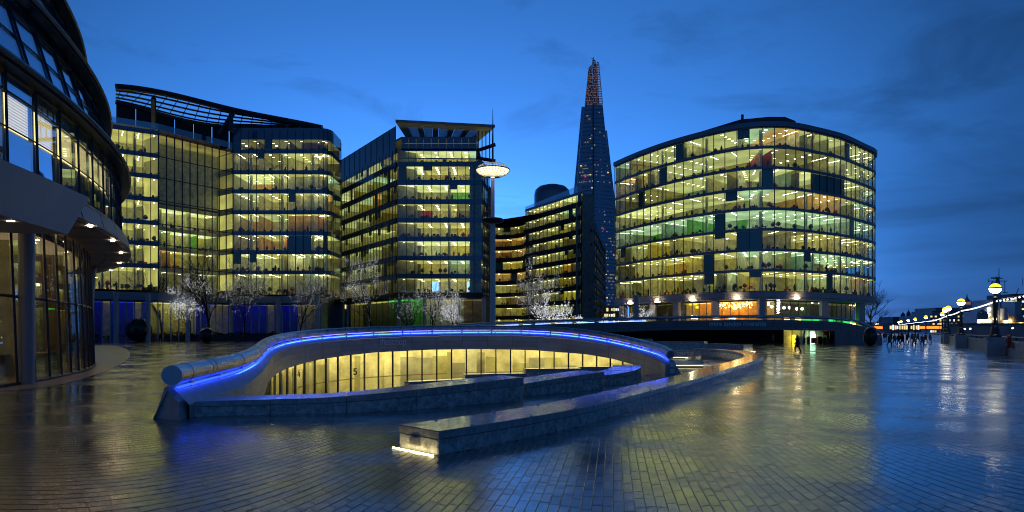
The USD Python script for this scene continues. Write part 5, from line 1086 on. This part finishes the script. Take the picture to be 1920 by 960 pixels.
def tree(lab, px, y, h, seed, lights, group='bare trees in front of the office buildings', **kw):
    return tree_parts(thing('bare_tree', lab, 'tree', None, (GX(px, y), y, 0)), h, seed, lights, **kw)
tree('bare tree with sparkling fairy lights nearest the round hall, behind the large granite sphere', 229, 134, 14.5, 1, 1.6)
tree('tall unlit bare tree with dark limbs, second from the round hall', 304, 133, 17.0, 2, 0.0, trunk=0.26)
tree('brightest bare tree thick with white fairy lights, before the yellow atrium', 356, 134, 12.0, 3, 6.5, spread=0.58)
tree('tall bare tree with few lights beside the smaller granite sphere', 393, 133, 16.5, 4, 0.5, trunk=0.26)
tree('bare tree with lit trunk in front of the blue lobby right of the atrium', 461, 135, 15.5, 5, 1.6)
tree('bare tree with fairy lights before the rounded right corner of the trellis building', 559, 136, 16.0, 6, 1.7)
tree('tall glittering bare tree before the side of the canopy roof building', 696, 136, 16.5, 7, 2.4)
tree('low dark bare tree at the corner of the canopy roof building', 772, 137, 10.5, 8, 0.6)
tree('bare tree with fairy lights before the green lit ground floor', 812, 136, 11.0, 9, 2.6)
tree('bare tree thick with lights left of the lamp mast', 851, 137, 9.0, 10, 6.0, spread=0.6)
tree('tall bare tree with lights before the concave wing, right of the lamp mast', 1003, 150, 16.5, 11, 2.6)
for lab, px, y, h, s in (('small dense white lit tree before the prow building, left one of two', 1019, 146, 10.0, 12), ('cone shaped white lit tree before the prow of the dark building', 1046, 145, 8.5, 13), ('small white lit tree under the right face of the prow building', 1088, 150, 6.0, 14),
                         ('small white lit tree at the foot of the skyscraper', 1139, 150, 5.5, 15), ('small white lit tree behind the colonnade, left of the grey column', 1180, 150, 7.5, 16), ('small white lit tree in the colonnade right of the grey column', 1206, 147, 7.5, 17)):
    tree(lab, px, y, h, s, 5.0 if px < 1100 else 3.5, spread=0.45, depth=4, trunk=0.10, bulb=0.06)
tree('bare unlit tree against the blue sky beyond the right end of the oval building', 1636, 165, 13.0, 18, 0.0, spread=0.6, trunk=0.22)

# ---------------------------------------------------------------- embankment wall, lamp standards, festoon
LAMPS = [(1866, 541), (1802, 566.5), (1778, 578.5), (1772, 581), (1767, 589), (1736, 594.5), (1716, 598.3), (1703, 600.5), (1689.5, 602.6), (1685, 604)]
posts = []
for px, py in LAMPS:
    y = 3.8 * FPX / (HZ - py); posts.append((GX(px, y), y))
ew = thing('embankment_wall', 'pale granite embankment wall with square piers along the river', 'wall')
def wline(y): return np.array([WX(y), y])
ys_ = [30, 36, 41.5, 47, 52, 56.5, 59.2, 66, 71, 76, 81, 87, 94, 101, 108, 118, 130, 145, 165, 190, 220, 260, 300]
for a, c in zip(ys_[:-1], ys_[1:]):
    p, q = wline(a + 0.02), wline(c - 0.02); n = np.array([0.86, -0.5]) * 0.55
    lo = [(*p, -0.02), (*q, -0.02), (*(q + n), -0.02), (*(p + n), -0.02)]
    MB().hexa(lo, [(x, y, 0.52) for x, y, _ in lo]).build('wall_block', 'wall_granite', ew); MB().hexa([(x, y, 0.535) for x, y, _ in lo], [(x, y, 1.12) for x, y, _ in lo]).build('wall_block', 'wall_granite', ew)
    lo = [(*(p - n * 0.12), 1.135), (*(q - n * 0.12), 1.135), (*(q + n * 1.1), 1.135), (*(p + n * 1.1), 1.135)]; MB().hexa(lo, [(x, y, 1.27) for x, y, _ in lo]).build('coping', 'wall_granite', ew)
MB().tube([(*(wline(30) + (0.2, 0)), 1.62), (*(wline(300) + (0.2, 0)), 1.62)], 0.07, 6).build('handrail', 'dark_metal', ew)
for y in np.arange(34, 150, 4.0): MB().tube([(*(wline(y) + (0.2, 0)), 1.25), (*(wline(y) + (0.2, 0)), 1.62)], 0.05, 5).build('handrail_post', 'dark_metal', ew)
ang = math.atan2(1, 0.585)
for (x, y) in posts[:5]:
    MB().box((x, y, 0.72), (1.3, 1.3, 1.46), ang).build('pier', 'wall_granite', ew); MB().box((x, y, 1.53), (1.42, 1.42, 0.16), ang).build('pier_cap', 'wall_granite', ew)
for y in (60.5, 88, 92): p = wline(y); MB().box((p[0] - 0.15, p[1], 0.66), (0.8, 0.8, 1.34), ang).build('small_pier', 'wall_granite', ew)
def globe_lamp(lab, x, y, ztop=6.0, zb=1.62, group='globe lamps along the embankment wall'):
    t = thing('globe_lamp', lab, 'street lamp', group, (x, y, 0)); zg = ztop; r = 0.47
    MB().lathe([(0.50, zb - 0.01), (0.50, zb + 0.15), (0.36, zb + 0.28), (0.33, zb + 0.75), (0.26, zb + 0.95), (0.16, zb + 1.05)], k=10).build('base', 'dark_metal', t)
    MB().lathe([(0.12, zb + 1.0), (0.11, zg - r - 0.5), (0.20, zg - r - 0.35), (0.09, zg - r - 0.2), (0.18, zg - r + 0.04)], k=10).build('pole', 'dark_metal', t, 40)
    for e in (-1, 1): MB().tube([(e * 0.20, 0, zb + 1.0), (e * 0.18, 0, zg - r - 0.7), (e * 0.08, 0, zg - r - 0.25)], 0.035, 5).build('stay', 'dark_metal', t)
    tt = np.linspace(-math.pi / 2, 0.03, 8); MB().lathe([(r * math.cos(a), r * math.sin(a)) for a in tt], (0, 0, zg), 20).build('lower_globe', 'globe_white', t, 40)
    tt = np.linspace(0.10, math.pi / 2, 7); MB().lathe([(r * math.cos(a), r * math.sin(a)) for a in tt], (0, 0, zg), 20).build('upper_globe', 'globe_yellow', t, 40); cap = stage.GetPrimAtPath(str(t.GetPath()) + '/upper_globe')
    MB().lathe([(r, -0.0), (r + 0.05, 0.02), (r + 0.05, 0.09), (r, 0.11)], (0, 0, zg), 20).build('band', 'dark_metal', cap)
    return t
names = ['nearest and largest globe lamp on its own pier, at the right edge of the picture', 'second nearest globe lamp on a pier of the embankment wall', 'third globe lamp, right and front one of the overlapping pair', 'fourth globe lamp, rear one of the overlapping pair',
         'lower globe lamp just left of the overlapping pair', 'globe lamp standing alone midway along the walk, sixth from the right', 'small distant globe lamp, seventh from the right', 'small distant globe lamp, eighth from the right', 'very small globe lamp, right one of the farthest two', 'very small globe lamp, leftmost and farthest of the row']
for (x, y), nm, k in zip(posts, names, range(10)): globe_lamp(nm, x, y, zb=1.62 if k < 5 else 0.0)
fs = thing('festoon_lights', 'long string of white bulbs slung between the globe lamps', 'string lights')
pts = [(GX(1990, 44), 44, 5.25)] + [(x, y, 4.95) for i, (x, y) in enumerate(posts) if i not in (3, 4)]; cable, bm = [], MB(); nb = 0
o = trimesh.creation.icosphere(0, 1.0)
for a, c in zip(pts[:-1], pts[1:]):
    a, c = np.array(a), np.array(c); L = np.linalg.norm(c - a); k = 12
    for u in np.linspace(0, 1, k): cable.append(a * (1 - u) + c * u - np.array([0, 0, 4 * 0.004 * L * u * (1 - u)]))
    n = int(L / 0.95)
    for q in range(n):
        u = (q + 0.5) / n; p = a * (1 - u) + c * u - np.array([0, 0, 4 * 0.004 * L * u * (1 - u) + 0.12]); d = p[1]
        if d < 112: nb += 1; MB().add(np.array(o.vertices) * 0.085 + p, o.faces).build('bulb', 'festoon_bulb', fs)
        else: bm.add(np.array(o.vertices) * 0.09 + p, o.faces)
MB().tube(cable, 0.02, 4).build('cable', 'dark_metal', fs); stuff(bm.build('bulbs', 'festoon_bulb', fs))
lr = thing('lifebuoy_case', 'red lifebuoy on a board fixed to the embankment wall at the right edge', 'lifebuoy')
y = 54.5; p = wline(y) + np.array([-0.25, 0]); zc_ = GZ(640, y)
MB().box((p[0], p[1], zc_), (0.9, 0.12, 1.15), ang).build('board', 'ring_red', lr)
n = np.array([-math.sin(ang), math.cos(ang)]); tdir = np.array([math.cos(ang), math.sin(ang)])
MB().tube([(*(p + n * 0.12 + tdir * 0.3 * math.cos(t)), zc_ + 0.42 * math.sin(t)) for t in np.linspace(0, 2 * math.pi, 21)], 0.09, 8, False).build('ring', 'ring_red', lr, 40); buoy = stage.GetPrimAtPath(str(lr.GetPath()) + '/ring')
for t in (0.8, 2.35, 3.9, 5.5): MB().box((*(p + n * 0.14 + tdir * 0.3 * math.cos(t)), zc_ + 0.42 * math.sin(t)), (0.1, 0.22, 0.12), ang).build('ring_band', 'ring_white', buoy)

# ---------------------------------------------------------------- across the river
tag(MB().prism([(330, 430), (900, 430), (2600, 1500), (2600, 2500), (400, 2500), (230, 640), (250, 560)], -4.5, -0.5).build('far_bank', 'far_ground'), kind='structure')
def block(t, x0, x1, ytop, y, wrows, dens, seed, mt='far_stone', depth=30, ybot=None, cool=0.3, name='wall', win=True):
    rng = random.Random(seed); z1 = GZ(ytop, y); z0 = -0.6 if ybot is None else GZ(ybot, y); a, c = GX(x0, y), GX(x1, y)
    MB().box(((a + c) / 2, y + depth / 2, (z0 + z1) / 2), (c - a, depth, z1 - z0)).build(name, mt, t)
    if not win: return
    n = max(2, int((x1 - x0) / 4.2)); rh = (z1 - max(z0, 0)) / wrows
    for r in range(wrows):
        for k in range(n):
            if rng.random() < dens:
                w = (c - a) / n; MB().box((a + w * (k + 0.5), y - 0.1, max(z0, 0) + rh * (r + 0.5)), (w * rng.uniform(0.5, 0.86), 0.3, rh * rng.uniform(0.35, 0.6))).build('window', 'far_window_cool' if rng.random() < cool else 'far_window', t)
        MB().box(((a + c) / 2, y - 0.1, max(z0, 0) + rh * (r + 1) - 0.3), (c - a + 0.6, 0.6, 0.6)).build('storey_band', 'far_stone_dark', t)
t = thing('riverside_office_block', 'long terraced office block across the river, lit in rows, behind the overlapping lamps', 'building')
block(t, 1744, 1872, 590, 560, 5, 0.55, 1); block(t, 1748, 1868, 583, 572, 1, 0.5, 2); block(t, 1754, 1850, 577, 582, 1, 0.2, 3)
t = thing('riverside_office_block', 'smaller pale lit office block across the river, left of the terraced block', 'building')
block(t, 1722, 1745, 592, 600, 5, 0.85, 4, cool=0.4)
t = thing('riverside_office_block', 'dark office block rising behind the grey ship at the right edge', 'building')
block(t, 1868, 1985, 562, 540, 9, 0.5, 5, 'far_stone_dark'); block(t, 1898, 1990, 551, 556, 2, 0.3, 15, 'far_stone_dark'); 
t = thing('white_stair_tower', 'plain pale rectangular tower slab behind the ship at the right edge', 'tower'); block(t, 1903, 1915, 565, 520, 1, 0, 6, 'fascia_stone', win=False)
t = thing('railway_station_towers', 'dark riverside station wall with two spired brick towers', 'station')
block(t, 1674, 1726, 594, 800, 3, 0.05, 7, 'far_stone_dark')
for px, tp_ in ((1692, 582), (1702.5, 577)):
    w = W(px, 594, 800); z = GZ(594, 800); h = GZ(tp_, 800) - z
    MB().lathe([(2.6, -14), (2.6, h * 0.25), (2.9, h * 0.28), (1.9, h * 0.45), (0.9, h * 0.62), (0.35, h * 0.7), (0.05, h)], (w[0], 799, z), 8).build('tower', 'far_stone_dark', t)
t = thing('low_lit_pavilion', 'low dark building with lit ground floor at the far end of the walk', 'building')
block(t, 1668, 1724, 606, 420, 1, 0.9, 8, 'far_stone_dark', ybot=622, depth=8)
t = thing('distant_low_buildings', 'row of low dark buildings with tiny lights left of the station towers', 'building'); block(t, 1640, 1674, 604, 900, 3, 0.4, 9, 'far_stone_dark')
t = thing('domed_church', 'distant church spire with pale lantern above the terraced office block', 'church')
w = W(1813, 585, 900); MB().lathe([(16, -30), (16, 2), (11, 5), (9, 7.5), (5, 9.5), (4, 10), (4, 15), (4.6, 15.5), (2.4, 18), (0.9, 20.5), (0.9, 22), (0.1, 26)], w, 16).build('dome', 'far_stone', t, 30); MB().lathe([(4.4, 10.4), (4.4, 14)], w, 12).build('lantern', 'spire_glow', t)
t = thing('river_bridge', 'low road bridge across the river lit orange along its side', 'bridge')
a, c = np.array([GX(1636, 520), 520]), np.array([GX(1812, 470), 470]); n = np.array([0.0, 6.0])
MB().hexa([(*a, 2.6), (*c, 2.6), (*(c + n), 2.6), (*(a + n), 2.6)], [(*a, 6.6), (*c, 6.6), (*(c + n), 6.6), (*(a + n), 6.6)]).build('deck', 'far_stone', t)
for u0, u1 in ((0.0, 0.13), (0.50, 0.73), (0.74, 0.99)):
    p, q = a + (c - a) * u0 - (0, 0.3), a + (c - a) * u1 - (0, 0.3); MB().hexa([(*p, 3.6), (*q, 3.6), (*(q + (0, 0.2)), 3.6), (*(p + (0, 0.2)), 3.6)], [(*p, 5.6), (*q, 5.6), (*(q + (0, 0.2)), 5.6), (*(p + (0, 0.2)), 5.6)]).build('lit_band', 'bridge_orange', t)
for u in (0.2, 0.5, 0.8): p = a + (c - a) * u; MB().box((p[0], p[1] + 3, -1), (6, 7, 7.5)).build('pier', 'far_stone', t)
ou = thing('orange_lit_kiosk', 'small kiosk glowing orange behind the second globe lamp', 'kiosk')
y = 230; w = W(1815, 609, y); MB().box((w[0], y, 2.2), (1.9, 1.9, 4.2)).build('body', 'bridge_orange', ou); MB().lathe([(1.5, 0), (0.1, 1.1)], (w[0], y, 4.3), 4).build('roof', 'far_stone_dark', ou); MB().box((w[0], y, -2), (2, 2, 4.2)).build('base', 'far_stone_dark', ou)
# the grey warship moored along the far side of the river channel
ship = thing('grey_warship', 'grey warship with tall lattice mast and floodlit superstructure behind the wall', 'ship')
ysx = 210
def sbox(px0, px1, py0, py1, y=ysx, dy=8, mt='ship_paint', name='deckhouse'):
    a, c = W(px0, py1, y), W(px1, py0, y); return MB().box(((a[0] + c[0]) / 2, y + dy / 2, (a[2] + c[2]) / 2), (c[0] - a[0], dy, c[2] - a[2])).build(name, mt, ship)
a = W(1800, 625, ysx); c = W(1990, 600, ysx)
hu = [(GX(1792, ysx), ysx + 3), (GX(1815, ysx), ysx - 2), (GX(1990, ysx), ysx - 2), (GX(1990, ysx), ysx + 14), (GX(1815, ysx), ysx + 12)]
MB().hexa([(x, y, -4) for x, y in hu], [(x, y, GZ(606, ysx)) for x, y in hu]).build('hull', 'ship_dark', ship)
for b_ in ((1832, 1846, 592, 606), (1846, 1880, 588, 606), (1852, 1874, 576, 588), (1855, 1868, 562, 576), (1880, 1900, 592, 606), (1884, 1892, 584, 592), (1898, 1960, 596, 606), (1838, 1843, 584, 592)): sbox(*b_)
for px, py in ((1841, 592), (1908, 598), (1931, 600)):
    w = W(px, py, ysx - 1); MB().lathe([(1.7, -1.2), (1.75, 0.3), (1.3, 1.3), (0.5, 1.9), (0.02, 2.0)], w, 14).build('turret', 'ship_dark', ship, 40); MB().tube([w + (0, -1, 0.4), w + (-3.5, -4, 1.2)], 0.16, 5).build('gun_barrel', 'ship_dark', ship)
fw = W(1884, 590, ysx); MB().tube([W(1883, 600, ysx - 1), W(1882, 578, ysx - 1)], [1.1, 0.9], 12).build('funnel', 'ship_paint', ship, 40)
def line(*pp, r=0.12, name='mast_strut'): MB().tube([W(x, y, ysx - 0.5 + k * 0) for k, (x, y) in enumerate(pp)], r, 5).build(name, 'ship_dark', ship)
for x0, x1 in ((1864, 1869), (1877, 1872.5), (1870, 1871)): line((x0, 580), (x1, 520), r=0.22)
line((1873, 530), (1873, 503), r=0.10); line((1852, 527), (1888, 527)); line((1861, 522), (1881, 522)); line((1884, 550), (1884, 527), r=0.10); line((1880, 548), (1890, 549)); line((1856, 536), (1862, 527)); line((1905, 552), (1910, 541)); line((1853, 522), (1853, 530), r=0.08); line((1917, 535), (1917, 522), r=0.08)
for yy in (574, 564, 554, 544, 535): line((1866, yy), (1875.5, yy - 1), r=0.10)
for yy in (572, 556, 542): line((1866, yy), (1875, yy - 8), r=0.08)
sbox(1866, 1876, 519, 522, ysx - 1, 2); sbox(1867, 1875, 528, 530, ysx - 1, 2)
for px, py in ((1839, 598), (1845, 601), (1854, 590), (1855, 602), (1866, 598), (1895, 602), (1915, 603), (1899, 602), (1836, 603), (1887, 603), (1850, 601)):
    MB().box(W(px, py, ysx - 0.3), (0.9, 0.3, 0.7)).build('deck_light', 'lamp_amber' if px % 2 else 'lamp_warm', ship)
MB().box(W(1854, 580, ysx - 0.3), (0.9, 0.3, 1.0)).build('deck_light', 'lamp_warm', ship)
for k, (px, py) in enumerate(((1899, 615.5), (1809, 617), (1819, 616.5))):
    w = W(px, py, 170); tag(MB().lathe([(0.02, 0.25), (0.22, 0.12), (0.22, -0.1), (0.02, -0.2)], w, 8).build('pontoon_light', 'sign_white'), ('small white light on the pontoon below the ship', 'small white light near the second lamp, left of two', 'small white light near the second lamp, right of two')[k], 'light')
pt = thing('river_pontoon', 'long grey pontoon moored between the wall and the warship', 'pontoon')
MB().prism([(GX(1765, 178), 178), (GX(1990, 172), 172), (GX(1990, 180), 180), (GX(1765, 186), 186)], -3.6, GZ(612, 175)).build('deck', 'ship_dark', pt); MB().tube([W(1770, 611, 178) + (0, 0, 0.4), W(1985, 611, 172) + (0, 0, 0.4)], 0.06, 5).build('rail', 'dark_metal', pt)

# ---------------------------------------------------------------- people
def bones(joints, links, ref=0.05):
    ms = []
    for a, b in links:
        (pa, ra), (pb, rb) = joints[a], joints[b]
        s = [manifold3d.Manifold.sphere(r, 14).translate(tuple(map(float, p))) for p, r in ((pa, ra), (pb, rb))]
        ms.append(manifold3d.Manifold.batch_hull(s))
    m = manifold3d.Manifold.batch_boolean(ms, manifold3d.OpType.Add).refine_to_length(ref).to_mesh()
    t = trimesh.Trimesh(m.vert_properties[:, :3], m.tri_verts, process=True); trimesh.smoothing.filter_taubin(t, iterations=6)
    return np.array(t.vertices), np.array(t.faces)
def person(lab, loc, rz, coat, stride, seed, hood=False, group=None):
    t = thing('person', lab, 'person', group, loc, rz); r = random.Random(seed); s = stride; A = lambda *p: np.array(p, float)
    J = {'hip': (A(0, 0, .92), .14), 'belly': (A(0, -.01, 1.08), .145), 'chest': (A(0, 0, 1.28), .155), 'neck': (A(0, .01, 1.46), .055), 'jaw': (A(0, -.03, 1.56), .065), 'head': (A(0, .0, 1.63), .092), 'nose': (A(0, -.105, 1.60), .014)}
    L = [('hip', 'belly'), ('belly', 'chest'), ('chest', 'neck'), ('neck', 'jaw'), ('jaw', 'head'), ('jaw', 'nose'), ('head', 'nose')]
    for e, n in ((-1, 'l'), (1, 'r')):
        f = s * e
        J.update({'sh' + n: (A(.19 * e, 0, 1.38), .062), 'el' + n: (A(.235 * e, .10 * f + .04, 1.10), .048), 'wr' + n: (A(.22 * e, -.12 * f - .06, .87), .034), 'pa' + n: (A(.215 * e, -.15 * f - .09, .80), .030),
                  'th' + n: (A(.095 * e, 0, .88), .095), 'kn' + n: (A(.10 * e, -.20 * f - .03 * s, .49), .062), 'an' + n: (A(.10 * e, -.22 * f + .16 * s * (e < 0), .09 + .03 * s * (e < 0)), .042), 'to' + n: (A(.115 * e, -.22 * f - .16 + .16 * s * (e < 0), .035), .035), 'ea' + n: (A(.088 * e, .005, 1.60), .018)})
        L += [('chest', 'sh' + n), ('sh' + n, 'el' + n), ('el' + n, 'wr' + n), ('wr' + n, 'pa' + n), ('hip', 'th' + n), ('th' + n, 'kn' + n), ('kn' + n, 'an' + n), ('an' + n, 'to' + n), ('head', 'ea' + n)]
        for k in range(4):
            a, b = 'f%d%s' % (k, n), 'g%d%s' % (k, n); base = J['pa' + n][0]; J[a] = (base + A(0, .024 * (k - 1.5), -.035), .010); J[b] = (base + A(-.012 * e, .022 * (k - 1.5), -.085 + .006 * abs(k - 1.3)), .009); L += [('pa' + n, a), (a, b)]
        J['t1' + n] = (J['pa' + n][0] + A(-.02 * e, -.035, -.01), .011); J['t2' + n] = (J['pa' + n][0] + A(-.03 * e, -.05, -.045), .009); L += [('pa' + n, 't1' + n), ('t1' + n, 't2' + n)]
    part('body', bones(J, L, 0.02), 'skin', t, True)
    big = {k: (p, q + .022) for k, (p, q) in J.items()}; big['hem'] = (A(0, .01, .72), .19); big['chest'] = (J['chest'][0], .178)
    CL = [('hip', 'belly'), ('belly', 'chest'), ('hip', 'hem')] + [x for n in 'lr' for x in (('chest', 'sh' + n), ('sh' + n, 'el' + n), ('el' + n, 'wr' + n))]
    part('coat', bones(big, CL, 0.04), coat, t, True)
    part('trousers', bones({k: (p, q + .014) for k, (p, q) in J.items()}, [x for n in 'lr' for x in (('hip', 'th' + n), ('th' + n, 'kn' + n), ('kn' + n, 'an' + n))], 0.04), 'trouser_dark', t, True)
    for n in 'lr': part('shoe', bones({k: (p, q + .012) for k, (p, q) in J.items()}, [('an' + n, 'to' + n)], 0.03), 'trouser_dark', t, True)
    part('hair', bones({'a': (A(0, .02, 1.655), .098), 'b': (A(0, .055, 1.60 if not hood else 1.5), .075)}, [('a', 'b')], 0.03), coat if hood else 'hair_dark', t, True)
    return t
person('person in a dark knee length coat walking towards the lit shop front', (GX(1495, 63.5), 63.5, 0), 200, 'coat_dark', 0.9, 1, True)
person('person standing in the dark mouth of the undercroft left of the shop', (GX(1449, 108), 108, 0), 60, 'coat_grey', 0.2, 2)
G_ = 'pedestrians far along the river walk'; GL = 'pedestrian in dark winter clothes in the crowd far along the river walk'
ps = [person(GL, (GX(1668, 88), 88, 0), 10, 'coat_brown', 1.0, 3, False, G_), person(GL, (GX(1692, 96), 96, 0), 185, 'coat_dark', 0.8, 4, True, G_), person(GL, (GX(1714, 92), 92, 0), 30, 'coat_grey', 0.6, 5, False, G_)]
rng = random.Random(15)
for k in range(14):
    y = rng.uniform(92, 165); px = 1654 + 94 * ((k * 0.618) % 1) + rng.uniform(-3, 3)
    if GX(px, y) > WX(y) - 1.6: px = 960 + FPX * (WX(y) - 2 - rng.random() * 3) / y
    s = rng.uniform(0.94, 1.08); dup(ps[k % 3], GL, 'person', G_, (GX(px, y), y, 0), rng.choice((0, 15, 180, 200, -20, 90)), (s, s, s))
for px, y, l in ((1540, 148, 'small dark figure on the upper terrace left of the green awning'), (1546, 148, 'small dark figure on the upper terrace beside another, nearer the awning')):
    pass

# a second row of roofs and the street far behind, seen between the buildings
t = thing('distant_street_block', 'dark old brick building with lit windows between the prow building and the oval building', 'building'); block(t, 1128, 1162, 575, 300, 5, 0.5, 21, 'far_stone_dark', depth=14)

t = thing('distant_office_block', 'slice of dark office block between the trellis roof and canopy roof buildings', 'building'); block(t, 585, 650, 350, 235, 12, 0.35, 33, 'far_stone_dark', depth=14)
